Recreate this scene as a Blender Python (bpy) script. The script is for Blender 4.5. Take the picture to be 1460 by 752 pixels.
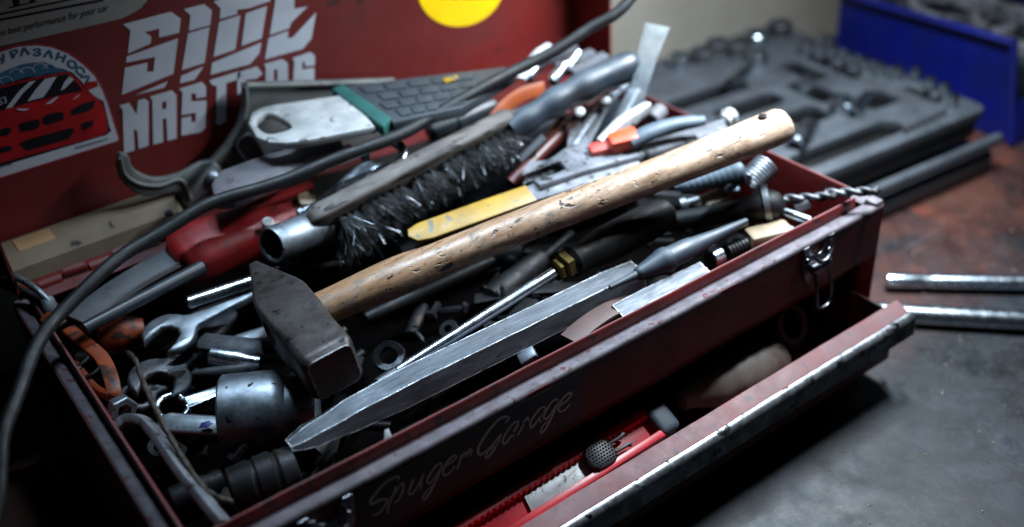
import bpy, bmesh, math, random
from mathutils import Vector, Matrix
from mathutils.geometry import tessellate_polygon

random.seed(7)
for _o in list(bpy.data.objects):
    bpy.data.objects.remove(_o)
S = bpy.context.scene
COL = S.collection
V = Vector

# ------------------------------------------------------------------ camera
# world frame: x along the front of the toolbox, y to the back, z up; z = 0 is the toolbox rim
BENCH = -0.138
FPX = 1534.65
CAM = V((-0.0666, -0.3803, 0.3737))
YAW, PITCH, ROLL = math.radians(-34.18), math.radians(33.43), math.radians(-4.036)
_f = V((-math.sin(YAW) * math.cos(PITCH), math.cos(YAW) * math.cos(PITCH), -math.sin(PITCH)))
_r = V((math.cos(YAW), math.sin(YAW), 0))
_u = _r.cross(_f)
CR = _r * math.cos(ROLL) + _u * math.sin(ROLL)
CU = _u * math.cos(ROLL) - _r * math.sin(ROLL)
CF = _f
cam = bpy.data.cameras.new('camera')
camo = bpy.data.objects.new('camera', cam)
COL.objects.link(camo)
camo.matrix_world = Matrix(((CR.x, CU.x, -CF.x, CAM.x), (CR.y, CU.y, -CF.y, CAM.y), (CR.z, CU.z, -CF.z, CAM.z), (0, 0, 0, 1)))
cam.sensor_width = 36
cam.lens = 36 * FPX / 1460
cam.clip_start = 0.01
cam.clip_end = 50
cam.dof.use_dof = True
cam.dof.focus_distance = 0.625
cam.dof.aperture_fstop = 2.9
cam.dof.aperture_blades = 9
S.camera = camo

# ------------------------------------------------------------------ light
w = bpy.data.worlds.new('World')
S.world = w
w.use_nodes = True
bg = w.node_tree.nodes['Background']
bg.inputs[0].default_value = (0.45, 0.6, 0.8, 1)
bg.inputs[1].default_value = 0.007


def lamp(name, kind, loc, target, energy, color, **kw):
    d = bpy.data.lights.new(name, kind)
    d.energy = energy
    d.color = color
    for k, v in kw.items():
        setattr(d, k, v)
    o = bpy.data.objects.new(name, d)
    COL.objects.link(o)
    o.location = loc
    o.rotation_euler = (V(target) - V(loc)).to_track_quat('-Z', 'Y').to_euler()
    return o


# the work lamp hanging over the right-hand end of the bench
lamp('work_lamp', 'AREA', (0.575, 0.045, 0.36), (0.52, 0.07, 0.0), 6.4, (0.80, 0.91, 1.0), shape='RECTANGLE', size=0.20, size_y=0.05, spread=math.radians(128))
# added fill lamp above the box, for sparkle on the left-hand tools
lamp('sparkle_fill', 'AREA', (0.27, 0.21, 0.60), (0.24, 0.11, 0.0), 0.95, (0.62, 0.82, 1.0), shape='RECTANGLE', size=0.24, size_y=0.02, spread=math.radians(60))

S.view_settings.view_transform = 'Standard'
S.view_settings.look = 'None'
S.view_settings.exposure = 0
S.view_settings.gamma = 1
S.view_settings.use_curve_mapping = False
S.render.engine = 'CYCLES'
S.render.resolution_x = 1024
S.render.resolution_y = 527
S.cycles.max_bounces = 8
S.cycles.sample_clamp_indirect = 4


# ------------------------------------------------------------------ geometry helpers
def ray(px, py):
    return CR * ((px - 730) / FPX) - CU * ((py - 376) / FPX) + CF


def at(px, py, z):
    d = ray(px, py)
    return CAM + d * ((z - CAM.z) / d.z)


def atY(px, py, y):
    d = ray(px, py)
    return CAM + d * ((y - CAM.y) / d.y)


def atX(px, py, x):
    d = ray(px, py)
    return CAM + d * ((x - CAM.x) / d.x)


def smooth_path(pts, k=6, closed=False):
    pts = [V(p) for p in pts]
    n = len(pts)
    out = []
    rng = n if closed else n - 1
    for i in range(rng):
        if closed:
            p0, p1, p2, p3 = pts[(i - 1) % n], pts[i], pts[(i + 1) % n], pts[(i + 2) % n]
        else:
            p1, p2 = pts[i], pts[i + 1]
            p0 = pts[i - 1] if i else p1 * 2 - p2
            p3 = pts[i + 2] if i + 2 < n else p2 * 2 - p1
        for j in range(k):
            t = j / k
            out.append(0.5 * ((2 * p1) + (p2 - p0) * t + (2 * p0 - 5 * p1 + 4 * p2 - p3) * t * t + (3 * p1 - p0 - 3 * p2 + p3) * t ** 3))
    if not closed:
        out.append(pts[-1])
    return out


def circ(n, ph=0.0):
    return [(math.cos(2 * math.pi * i / n + ph), math.sin(2 * math.pi * i / n + ph)) for i in range(n)]


def rrect(w, h, r, k=3):
    out = []
    for cx, cy, a0 in ((w / 2 - r, h / 2 - r, 0), (-w / 2 + r, h / 2 - r, 90), (-w / 2 + r, -h / 2 + r, 180), (w / 2 - r, -h / 2 + r, 270)):
        for i in range(k + 1):
            a = math.radians(a0 + 90 * i / k)
            out.append((cx + r * math.cos(a), cy + r * math.sin(a)))
    return out


def interp(tab, t):
    if t <= tab[0][0]:
        return tab[0][1]
    for (a, x), (b, y) in zip(tab, tab[1:]):
        if t <= b:
            u = (t - a) / (b - a)
            u = u * u * (3 - 2 * u)
            return x + (y - x) * u
    return tab[-1][1]


def sweep(pts, rad, n=14, up=(0, 0, 1), caps=True, shape=None, closed=False):
    """rad: number, list, or list of (rx, ry); returns (verts, faces)"""
    pts = [V(p) for p in pts]
    m = len(pts)
    up = V(up)
    sec = shape or circ(n)
    n = len(sec)
    vs, fs = [], []
    prev = None
    for i, p in enumerate(pts):
        if closed:
            t = pts[(i + 1) % m] - pts[i - 1]
        else:
            t = pts[min(i + 1, m - 1)] - pts[max(i - 1, 0)]
        t.normalize()
        if prev is None:
            x = up.cross(t)
            if x.length < 1e-4:
                x = V((1, 0, 0)).cross(t)
        else:
            x = prev - t * prev.dot(t)
        x.normalize()
        prev = x
        y = t.cross(x)
        r = rad[i] if isinstance(rad, (list, tuple)) else rad
        rx, ry = r if isinstance(r, (list, tuple)) else (r, r)
        for a, b in sec:
            vs.append(p + x * (a * rx) + y * (b * ry))
    last = m if closed else m - 1
    for i in range(last):
        for j in range(n):
            a, b = i * n + j, i * n + (j + 1) % n
            c, d = ((i + 1) % m) * n + (j + 1) % n, ((i + 1) % m) * n + j
            fs.append((a, b, c, d))
    if caps and not closed:
        fs.append(tuple(range(n))[::-1])
        fs.append(tuple((m - 1) * n + j for j in range(n)))
    return vs, fs


def lathe(a, b, prof, n=32, cap=True, shape=None):
    """revolve [(distance from a, radius)] about the axis a -> b"""
    a, b = V(a), V(b)
    t = (b - a).normalized()
    x = V((0, 0, 1)).cross(t)
    if x.length < 1e-3:
        x = V((1, 0, 0)).cross(t)
    x.normalize()
    y = t.cross(x)
    sec = shape or circ(n)
    n = len(sec)
    vs, fs = [], []
    for d, r in prof:
        for p, q in sec:
            vs.append(a + t * d + x * (p * r) + y * (q * r))
    m = len(prof)
    for i in range(m - 1):
        for j in range(n):
            fs.append((i * n + j, i * n + (j + 1) % n, (i + 1) * n + (j + 1) % n, (i + 1) * n + j))
    if cap:
        if prof[0][1] > 1e-6:
            fs.append(tuple(range(n))[::-1])
        if prof[-1][1] > 1e-6:
            fs.append(tuple((m - 1) * n + j for j in range(n)))
    return vs, fs


def loft(rings, caps=True):
    n = len(rings[0])
    vs = [V(p) for r in rings for p in r]
    fs = []
    for i in range(len(rings) - 1):
        for j in range(n):
            fs.append((i * n + j, i * n + (j + 1) % n, (i + 1) * n + (j + 1) % n, (i + 1) * n + j))
    if caps:
        fs.append(tuple(range(n))[::-1])
        fs.append(tuple((len(rings) - 1) * n + j for j in range(n)))
    return vs, fs


def join(*parts):
    vs, fs = [], []
    for v, f in parts:
        o = len(vs)
        vs += list(v)
        fs += [tuple(i + o for i in q) for q in f]
    return vs, fs


def bbox(x0, x1, y0, y1, z0, z1, bev=0.0, seg=1):
    bm = bmesh.new()
    bmesh.ops.create_cube(bm, size=1)
    for v in bm.verts:
        v.co = V(((x0 + x1) / 2 + v.co.x * (x1 - x0), (y0 + y1) / 2 + v.co.y * (y1 - y0), (z0 + z1) / 2 + v.co.z * (z1 - z0)))
    if bev:
        bmesh.ops.bevel(bm, geom=bm.edges[:], offset=bev, segments=seg, affect='EDGES', profile=0.5)
    r = ([v.co.copy() for v in bm.verts], [tuple(v.index for v in f.verts) for f in bm.faces])
    bm.free()
    return r


def obox(c, X, Y, size, bev=0.0, seg=2):
    """oriented box: centre, x axis, rough y axis, size"""
    X = V(X).normalized()
    Z = X.cross(V(Y)).normalized()
    Y = Z.cross(X)
    vs, fs = bbox(-size[0] / 2, size[0] / 2, -size[1] / 2, size[1] / 2, -size[2] / 2, size[2] / 2, bev, seg)
    return [V(c) + X * v.x + Y * v.y + Z * v.z for v in vs], fs


def plate(loops, O, X, N, thick, bev=0.0):
    """flat plate from closed 2-D loops (holes allowed), rounded edges; centred on O in thickness"""
    cu = bpy.data.curves.new('tmp', 'CURVE')
    cu.dimensions = '2D'
    cu.fill_mode = 'BOTH'
    bev = min(bev, thick / 2 * 0.98)
    cu.extrude = thick / 2 - bev
    cu.bevel_depth = bev
    cu.bevel_resolution = 1
    cu.offset = -bev
    for lp in loops:
        sp = cu.splines.new('POLY')
        sp.points.add(len(lp) - 1)
        for q, p in zip(sp.points, lp):
            q.co = (p[0], p[1], 0, 1)
        sp.use_cyclic_u = True
    ob = bpy.data.objects.new('tmp', cu)
    me = bpy.data.meshes.new_from_object(ob)
    X = V(X).normalized()
    Z = V(N)
    Z = (Z - X * Z.dot(X)).normalized()
    Y = Z.cross(X)
    vs = [V(O) + X * v.co.x + Y * v.co.y + Z * v.co.z for v in me.vertices]
    fs = [tuple(p.vertices) for p in me.polygons]
    bpy.data.objects.remove(ob)
    bpy.data.curves.remove(cu)
    bpy.data.meshes.remove(me)
    return vs, fs


def thing(name, label, cat, loc, group=None):
    o = bpy.data.objects.new(name, None)
    o.empty_display_size = 0.01
    COL.objects.link(o)
    o.location = loc
    o['label'] = label
    o['category'] = cat
    if group:
        o['group'] = group
    return o


def root_loc(o):
    p = V((0, 0, 0))
    while o is not None:
        p += o.location
        o = o.parent
    return p


def make(name, vf, mat, parent=None, ang=35, stuff=False, weld=True):
    vs, fs = vf
    vs = [V(v) for v in vs]
    if parent is not None:
        off = root_loc(parent)
    else:
        lo = V((min(v.x for v in vs), min(v.y for v in vs), min(v.z for v in vs)))
        hi = V((max(v.x for v in vs), max(v.y for v in vs), max(v.z for v in vs)))
        off = V(((lo.x + hi.x) / 2, (lo.y + hi.y) / 2, lo.z))
    me = bpy.data.meshes.new(name)
    me.from_pydata([tuple(v - off) for v in vs], [], fs)
    bm = bmesh.new()
    bm.from_mesh(me)
    if weld:
        bmesh.ops.remove_doubles(bm, verts=bm.verts[:], dist=2e-6)
    bmesh.ops.recalc_face_normals(bm, faces=bm.faces[:])
    bm.to_mesh(me)
    bm.free()
    if ang:
        for p in me.polygons:
            p.use_smooth = True
        me.set_sharp_from_angle(angle=math.radians(ang))
    me.materials.append(mat)
    o = bpy.data.objects.new(name, me)
    COL.objects.link(o)
    if parent is not None:
        o.parent = parent
    else:
        o.location = off
    if stuff:
        o['kind'] = 'stuff'
    return o


def item(name, vf, mat, label, cat, group=None, ang=35):
    o = make(name, vf, mat, None, ang)
    o['label'] = label
    o['category'] = cat
    if group:
        o['group'] = group
    return o


# ------------------------------------------------------------------ materials
def rgb(h):
    c = [int(h[i:i + 2], 16) / 255 for i in (0, 2, 4)]
    return tuple(x / 12.92 if x < 0.04045 else ((x + 0.055) / 1.055) ** 2.4 for x in c) + (1,)


def mat(name, c1, c2=None, rough=0.5, rough2=None, metal=0.0, scale=40, bump=0.1, bscale=300, detail=6,
        specks=None, speck_scale=200, speck_th=0.62, stain=None, stain_scale=50, stain_th=0.6, stain_amt=0.8, dust=None, dust_amt=0.6, stretch=None, wear=None, wear_r=0.0008,
        coat=0.0, transmission=0.0, spec=0.5, lo=0.35, hi=0.65, wear_lo=0.05, wear_hi=0.2, bdist=0.0004):
    m = bpy.data.materials.new(name)
    m.use_nodes = True
    nt = m.node_tree
    N, L = nt.nodes, nt.links
    b = N['Principled BSDF']
    tc = N.new('ShaderNodeTexCoord')
    co = tc.outputs['Object']
    if stretch:
        mp = N.new('ShaderNodeMapping')
        L.new(co, mp.inputs[0])
        mp.inputs['Scale'].default_value = stretch
        co = mp.outputs[0]
    c1 = rgb(c1) if isinstance(c1, str) else c1
    c2 = c1 if c2 is None else (rgb(c2) if isinstance(c2, str) else c2)

    def noise(sc, det=6, rg=0.6):
        n = N.new('ShaderNodeTexNoise')
        n.inputs['Scale'].default_value = sc
        n.inputs['Detail'].default_value = det
        n.inputs['Roughness'].default_value = rg
        L.new(co, n.inputs['Vector'])
        return n.outputs['Fac']

    def ramp(fac, a, bb):
        r = N.new('ShaderNodeMapRange')
        r.inputs['From Min'].default_value = a
        r.inputs['From Max'].default_value = bb
        r.clamp = True
        L.new(fac, r.inputs['Value'])
        return r.outputs[0]

    def mix(fac, a, bb):
        x = N.new('ShaderNodeMix')
        x.data_type = 'RGBA'
        if hasattr(fac, 'is_linked'):
            L.new(fac, x.inputs['Factor'])
        else:
            x.inputs['Factor'].default_value = fac
        for s, q in ((x.inputs[6], a), (x.inputs[7], bb)):
            if isinstance(q, tuple):
                s.default_value = q
            else:
                L.new(q, s)
        return x.outputs[2]

    def fmix(fac, a, bb):
        x = N.new('ShaderNodeMix')
        L.new(fac, x.inputs['Factor'])
        for s, q in ((x.inputs[2], a), (x.inputs[3], bb)):
            if isinstance(q, (int, float)):
                s.default_value = q
            else:
                L.new(q, s)
        return x.outputs[0]

    def mul(a, k):
        x = N.new('ShaderNodeMath')
        x.operation = 'MULTIPLY'
        L.new(a, x.inputs[0])
        if isinstance(k, (int, float)):
            x.inputs[1].default_value = k
        else:
            L.new(k, x.inputs[1])
        return x.outputs[0]

    n1 = noise(scale, detail)
    col = mix(ramp(n1, lo, hi), c1, c2)
    rgh = fmix(ramp(noise(scale * 2.3), 0.3, 0.7), rough, rough if rough2 is None else rough2)
    met = metal
    if specks:
        sp = ramp(noise(speck_scale, 3, 0.5), speck_th, speck_th + 0.04)
        col = mix(sp, col, rgb(specks))
    if stain:
        sp2 = mul(ramp(noise(stain_scale, 8, 0.7), stain_th, stain_th + 0.08), stain_amt)
        col = mix(sp2, col, rgb(stain))
    if wear:  # edge colour: bare wear, with the edge highlight painted in
        bv = N.new('ShaderNodeBevel')
        bv.samples = 4
        bv.inputs['Radius'].default_value = wear_r
        ge = N.new('ShaderNodeNewGeometry')
        dt = N.new('ShaderNodeVectorMath')
        dt.operation = 'DOT_PRODUCT'
        L.new(bv.outputs[0], dt.inputs[0])
        L.new(ge.outputs['Normal'], dt.inputs[1])
        inv = N.new('ShaderNodeMath')
        inv.operation = 'SUBTRACT'
        inv.inputs[0].default_value = 1
        L.new(dt.outputs['Value'], inv.inputs[1])
        e = mul(ramp(inv.outputs[0], wear_lo, wear_hi), ramp(noise(scale * 4), 0.35, 0.6))
        col = mix(e, col, rgb(wear))
        if metal == 0:
            met = e
    if dust:
        ge2 = N.new('ShaderNodeNewGeometry')
        sx = N.new('ShaderNodeSeparateXYZ')
        L.new(ge2.outputs['Normal'], sx.inputs[0])
        dn = mul(mul(ramp(sx.outputs['Z'], 0.3, 0.95), ramp(noise(scale * 0.7, 8, 0.75), 0.25, 0.6)), dust_amt)
        col = mix(dn, col, rgb(dust))
        rgh = fmix(dn, rgh, 0.9)
        if isinstance(met, (int, float)):
            if met > 0:
                met = fmix(dn, met, 0.0)
    L.new(col, b.inputs['Base Color'])
    L.new(rgh, b.inputs['Roughness'])
    if isinstance(met, (int, float)):
        b.inputs['Metallic'].default_value = met
    else:
        L.new(met, b.inputs['Metallic'])
    b.inputs['Specular IOR Level'].default_value = spec
    b.inputs['Coat Weight'].default_value = coat
    b.inputs['Transmission Weight'].default_value = transmission
    if bump:
        bp = N.new('ShaderNodeBump')
        bp.inputs['Strength'].default_value = bump
        bp.inputs['Distance'].default_value = bdist
        L.new(noise(bscale, 8, 0.65), bp.inputs['Height'])
        L.new(bp.outputs[0], b.inputs['Normal'])
    return m


M = {}
M['wall'] = mat('wall_plaster', '948e84', '7e786e', rough=0.9, scale=6, bump=0.2, bscale=60)
M['red'] = mat('red_paint', '661210', '4e0e0c', rough=0.38, rough2=0.58, scale=25, bump=0.1, bscale=200, specks='2a0a0b', speck_scale=150, speck_th=0.62, dust='4e4648', dust_amt=0.6, wear='9a3836', wear_r=0.0012, stain='1e1414', stain_scale=260, stain_th=0.64)
M['red_lid'] = mat('red_lid_paint', '621512', '521110', rough=0.42, rough2=0.6, scale=9, bump=0.08, bscale=90, specks='3c0e0e', speck_scale=60, speck_th=0.66, wear='8a2a28', stain='4a1815', stain_scale=20, stain_th=0.55, stain_amt=0.6)
M['dusty_ledge'] = mat('dusty_ledge', '5e575e', '443e44', rough=0.6, rough2=0.85, scale=90, bump=0.25, bscale=500, specks='4a1216', speck_scale=170, speck_th=0.62, stain='231c20', stain_scale=200, stain_th=0.6)
M['dark_red'] = mat('dark_red_inside', '3a090b', '220506', rough=0.6, scale=30, bump=0.2, specks='15100e', speck_scale=60, speck_th=0.55)
M['floor_shade'] = mat('floor_shade_black', '040404', '080606', rough=1.0, scale=50, bump=0.4, bscale=200, spec=0.0)  # near-black and glossless: deep shade between the tools put into the floor colour
M['alu'] = mat('worn_aluminium', '8e9092', '5c5d60', rough=0.34, rough2=0.55, metal=0.85, scale=110, bump=0.3, bscale=500, specks='15151a', speck_scale=120, speck_th=0.62, stain='303034', stain_scale=60, stain_th=0.58, stain_amt=0.7)
M['nickel'] = mat('nickel', '85858a', '46464a', rough=0.22, rough2=0.45, metal=1, scale=90, bump=0.15, specks='1d1410', speck_scale=160, speck_th=0.62)
M['black_label'] = mat('black_label', '050506', '0b0b0d', rough=0.35, scale=80, bump=0.03)
M['print_grey'] = mat('grey_print', 'd0cac8', 'b8b2b0', rough=0.6, scale=200, bump=0)
M['print_faint'] = mat('faint_print', '1b191a', '2a2626', rough=0.6, scale=200, bump=0)
M['sticker_white'] = mat('white_vinyl', 'aeb2bb', '9a9ea8', rough=0.5, scale=15, bump=0.05)
M['sticker_grey'] = mat('grey_vinyl', '82807c', '6c6a68', rough=0.5, scale=15, bump=0.05)
M['sticker_blue'] = mat('blue_print', '2c5a78', '234a66', rough=0.5, scale=60, bump=0)
M['sticker_red'] = mat('red_print', '9e1218', '7d0d12', rough=0.4, scale=40, bump=0)
M['sticker_dark'] = mat('black_print', '0a0d14', '05070b', rough=0.4, scale=40, bump=0)
M['sticker_pink'] = mat('crimson_print', '8a2a3a', '7a2030', rough=0.5, scale=40, bump=0)
M['yellow_vinyl'] = mat('yellow_vinyl', 'f0c400', 'e2b400', rough=0.35, scale=20, bump=0.02)
M['forged'] = mat('forged_steel', '4e4a49', '383332', rough=0.36, rough2=0.58, metal=0.7, scale=45, bump=0.4, bscale=420, specks='15181e', speck_scale=170, speck_th=0.65, stain='2c2522', stain_scale=40, stain_th=0.56, stain_amt=0.6, wear='c4c6ca', wear_r=0.0018, wear_lo=0.02, wear_hi=0.08)  # pale edge colour: wear plus the painted highlight on the head's edges
M['bar_steel'] = mat('bar_steel', '4e5258', '373a3f', rough=0.42, rough2=0.62, metal=0.75, scale=160, bump=0.5, bscale=700, specks='2c2e32', speck_scale=420, speck_th=0.66, stain='2e3136', stain_scale=120, stain_th=0.60, stain_amt=0.5, wear='f0f2f4', wear_r=0.0012, wear_lo=0.015, wear_hi=0.06, stretch=(0.18, 1, 1))  # near-white edge colour: wear plus the painted highlight along the ridge
M['chrome'] = mat('chrome', 'b9c2ca', '9aa4ae', rough=0.20, rough2=0.32, metal=1, scale=70, bump=0.015, bscale=200, specks='3a3f46', speck_scale=160, speck_th=0.70)
M['steel'] = mat('tool_steel', '8d949c', '5c6268', rough=0.40, rough2=0.56, metal=0.9, scale=60, bump=0.2, bscale=400, specks='221c18', speck_scale=160, speck_th=0.64)
M['dull_steel'] = mat('dull_steel', '5a5c60', '3a3a3d', rough=0.45, rough2=0.7, metal=0.8, scale=60, bump=0.3, bscale=400, specks='1d1512', speck_scale=90, speck_th=0.58)
M['dusty_steel'] = mat('dusty_steel', '74767c', '4c4e54', rough=0.55, rough2=0.8, metal=0.35, scale=45, bump=0.4, bscale=400, specks='22201e', speck_scale=120, speck_th=0.6)
M['bright'] = mat('bright_steel', 'b4b6b6', '949696', rough=0.4, rough2=0.55, metal=0.3, scale=50, bump=0.3, specks='5a5a56', speck_scale=120, speck_th=0.64, stain='6a6a68', stain_scale=60, stain_th=0.58, stain_amt=0.6)
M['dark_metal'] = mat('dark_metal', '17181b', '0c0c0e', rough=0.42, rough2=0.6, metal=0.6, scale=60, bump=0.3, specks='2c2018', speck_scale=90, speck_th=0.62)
M['shade_black'] = mat('shade_black_steel', '0d0d0e', '050505', rough=0.45, rough2=0.7, metal=0.3, scale=60, bump=0.3, spec=0.3)  # near-black so parts sink from sight: shade of the gaps as colour
M['rust'] = mat('rusty_wire', '241a14', '4a423c', rough=0.5, rough2=0.8, metal=0.5, scale=160, bump=0.4)
M['brass'] = mat('old_brass', '6a5c30', '4a4024', rough=0.35, rough2=0.55, metal=0.9, scale=80, bump=0.2)
M['rubber'] = mat('black_rubber', '090b0e', '060709', rough=0.48, rough2=0.65, scale=60, bump=0.25, bscale=400, specks='22262b', speck_scale=260, speck_th=0.66, spec=0.4, stain='1c2026', stain_scale=40, stain_th=0.55)
M['blue_black'] = mat('blue_black_plastic', '1d2731', '141b22', rough=0.35, rough2=0.5, scale=30, bump=0.1, dust='55606c', dust_amt=0.35)
M['grey_handle'] = mat('grey_rubber_grip', '4d5a66', '3d4852', rough=0.5, rough2=0.65, scale=40, bump=0.15)
M['plastic_grey'] = mat('dusty_grey_plastic', '5c5a5f', '48464a', rough=0.6, rough2=0.8, scale=40, bump=0.2, bscale=250, stain='3a383a', stain_scale=80, stain_th=0.56)
M['pale_grey'] = mat('pale_grey_strip', '55585c', '46494c', rough=0.55, scale=40, bump=0.15, stain='33363a', stain_scale=80, stain_th=0.58)
M['iron_grey'] = mat('cast_grey', '6c6e6c', '555755', rough=0.42, rough2=0.6, metal=0.35, scale=40, bump=0.25, wear='a8aaa7', stain='33342f', stain_scale=30, stain_th=0.58)
M['beige'] = mat('old_beige', '756a58', '5d5344', rough=0.7, rough2=0.85, scale=18, bump=0.3, bscale=180, specks='2c2721', speck_scale=70, speck_th=0.64)
M['beige_pale'] = mat('bare_wood', 'a58460', '8f7050', rough=0.7, scale=40, bump=0.3, stretch=(0.3, 1, 1))
M['red_plastic'] = mat('red_plastic', '8c1416', '680f11', rough=0.36, rough2=0.55, scale=35, bump=0.2, specks='2e0a0a', speck_scale=110, speck_th=0.64, stain='3c1211', stain_scale=45, stain_th=0.58, stain_amt=0.6)
M['orange'] = mat('orange_plastic', '84340a', '542206', rough=0.45, rough2=0.65, scale=60, bump=0.25, specks='2a140a', speck_scale=120, speck_th=0.55)
M['orange_hot'] = mat('orange_grip', 'd84a1c', 'b83a16', rough=0.45, scale=40, bump=0.1)
M['salmon'] = mat('salmon_grip', 'b8433a', '9a332c', rough=0.5, scale=40, bump=0.1)
M['copper'] = mat('copper_plastic', 'a04e24', '8a3e1a', rough=0.4, scale=40, bump=0.1)
M['rust_red'] = mat('rust_red_handle', '4a130c', '2c0c08', rough=0.45, scale=40, bump=0.2)
M['yellow_paint'] = mat('yellow_paint', '94741c', '806216', rough=0.42, rough2=0.6, scale=40, bump=0.15, specks='5a5648', speck_scale=120, speck_th=0.62, stain='4c5056', stain_scale=45, stain_th=0.62, stain_amt=0.35)
M['teal'] = mat('teal_edge', '1c5450', '164440', rough=0.5, scale=40, bump=0.1)
M['pattern_dark'] = mat('dark_sleeve', '2e343a', '262b30', rough=0.6, scale=40, bump=0.15)
M['brush_wood'] = mat('grimy_brush_wood', '5a5451', '332d2a', rough=0.55, rough2=0.8, scale=90, bump=0.6, bscale=260, specks='14100e', speck_scale=200, speck_th=0.6, stain='1c1715', stain_scale=40, stain_th=0.50, stain_amt=0.7, stretch=(0.25, 1, 1))
M['wire'] = mat('bristle_wire', '141517', '070708', rough=0.6, metal=0.3, scale=300, bump=0)
M['wire_glint'] = mat('bristle_wire_glint', '8a9097', '5c6268', rough=0.3, metal=0.8, scale=300, bump=0)  # lighter copy of the wire: glints put into the colour
M['clear'] = mat('clear_film', 'c2ccd2', '8e9aa2', rough=0.2, rough2=0.4, scale=90, bump=0.4, bscale=90)
M['clear'].node_tree.nodes['Principled BSDF'].inputs['Alpha'].default_value = 0.20
M['cutter_red'] = mat('cutter_red', 'd01a2c', 'b01424', rough=0.35, scale=60, bump=0.08)
M['blade'] = mat('cutter_blade', 'c4c6c8', 'a8aaac', rough=0.35, metal=0.35, scale=120, bump=0.2, specks='6a6660', speck_scale=260, speck_th=0.64)
M['dark_plastic'] = mat('dark_plastic', '22282e', '1a1f24', rough=0.42, scale=60, bump=0.08)
M['case'] = mat('case_plastic', '272b30', '1c1f23', rough=0.40, rough2=0.6, scale=30, bump=0.15, dust='4e535a', dust_amt=0.5)
M['case_shade'] = mat('case_recess_shade', '08090a', '050606', rough=0.5, scale=30, bump=0.1)  # tray floor near-black: shade of the deep recesses put into its colour
M['blue_bin'] = mat('blue_plastic', '021068', '020c4c', rough=0.4, rough2=0.55, scale=12, bump=0.08)
M['grey_knit'] = mat('worn_grip', '6e625a', '544a44', rough=0.55, scale=40, bump=0.3, stain='5e4436', stain_scale=30, stain_th=0.55)
M['tan'] = mat('tan_bits', '8a7a62', '6e604c', rough=0.6, scale=60, bump=0.2)
M['brown'] = mat('brown_leather', '4a3430', '35241f', rough=0.6, scale=50, bump=0.3)
M['white'] = mat('white_plastic', 'c8ccd0', 'b8bcc0', rough=0.5, scale=50, bump=0.05)


class Nodes:
    """small node-graph helper for the two materials that need more than mat()"""

    def __init__(self, name):
        self.m = bpy.data.materials.new(name)
        self.m.use_nodes = True
        self.N, self.L = self.m.node_tree.nodes, self.m.node_tree.links
        self.b = self.N['Principled BSDF']
        self.co = self.N.new('ShaderNodeTexCoord').outputs['Object']

    def mapping(self, scale=(1, 1, 1), rot=(0, 0, 0)):
        x = self.N.new('ShaderNodeMapping')
        x.inputs['Scale'].default_value = scale
        x.inputs['Rotation'].default_value = rot
        self.L.new(self.co, x.inputs[0])
        return x.outputs[0]

    def noise(self, v, sc, det=6, rg=0.6, dist=0.0):
        n = self.N.new('ShaderNodeTexNoise')
        n.inputs['Scale'].default_value = sc
        n.inputs['Detail'].default_value = det
        n.inputs['Roughness'].default_value = rg
        n.inputs['Distortion'].default_value = dist
        self.L.new(v, n.inputs['Vector'])
        return n.outputs['Fac']

    def ramp(self, f, a, b, c=0.0, d=1.0):
        r = self.N.new('ShaderNodeMapRange')
        for k, q in (('From Min', a), ('From Max', b), ('To Min', c), ('To Max', d)):
            r.inputs[k].default_value = q
        self.L.new(f, r.inputs['Value'])
        return r.outputs[0]

    def mul(self, a, b):
        x = self.N.new('ShaderNodeMath')
        x.operation = 'MULTIPLY'
        for s, q in ((x.inputs[0], a), (x.inputs[1], b)):
            if isinstance(q, (int, float)):
                s.default_value = q
            else:
                self.L.new(q, s)
        return x.outputs[0]

    def mix(self, f, a, b):
        x = self.N.new('ShaderNodeMix')
        x.data_type = 'RGBA'
        self.L.new(f, x.inputs['Factor'])
        for s, q in ((x.inputs[6], a), (x.inputs[7], b)):
            if isinstance(q, str):
                s.default_value = rgb(q)
            else:
                self.L.new(q, s)
        return x.outputs[2]

    def axis(self, k):
        x = self.N.new('ShaderNodeSeparateXYZ')
        self.L.new(self.co, x.inputs[0])
        return x.outputs[k]

    def bump(self, h, strength, dist, prev=None):
        b = self.N.new('ShaderNodeBump')
        b.inputs['Strength'].default_value = strength
        b.inputs['Distance'].default_value = dist
        self.L.new(h, b.inputs['Height'])
        if prev is not None:
            self.L.new(prev, b.inputs['Normal'])
        return b.outputs[0]


g = Nodes('hammer_wood')
v1 = g.mapping((6, 150, 150), (0, 0.1, 0.215))
v2 = g.mapping((0.55, 1, 1), (0, 0.1, 0.215))
grain = g.noise(v1, 1.0, 8, 0.7)
c = g.mix(g.ramp(grain, 0.35, 0.65), '7c6049', 'b89e88')
c = g.mix(g.ramp(g.axis(0), 0.02, 0.20), g.mix(g.ramp(grain, 0.3, 0.75), '6a4a30', '94704e'), c)      # browner towards the head
c = g.mix(g.mul(g.ramp(g.noise(v1, 2.2, 4, 0.6), 0.56, 0.70), 0.6), c, '4a3826')
scuff = g.noise(v2, 70, 10, 0.75, 0.6)
c = g.mix(g.mul(g.ramp(scuff, 0.51, 0.61), 0.75), c, '4c4642')
pit = g.noise(v2, 420, 4, 0.6)
area = g.ramp(g.noise(v2, 28, 4, 0.6), 0.42, 0.60)
c = g.mix(g.mul(g.ramp(pit, 0.60, 0.66), area), c, '1d130c')
pit2 = g.noise(v2, 170, 3, 0.5, 0.4)
c = g.mix(g.mul(g.ramp(pit2, 0.63, 0.68), area), c, '17100a')
g.L.new(c, g.b.inputs['Base Color'])
g.L.new(g.ramp(scuff, 0.3, 0.7, 0.30, 0.62), g.b.inputs['Roughness'])
n_ = g.bump(grain, 0.25, 0.0003)
n_ = g.bump(g.ramp(pit2, 0.62, 0.70, 1, 0), 0.8, 0.0006, n_)
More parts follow.
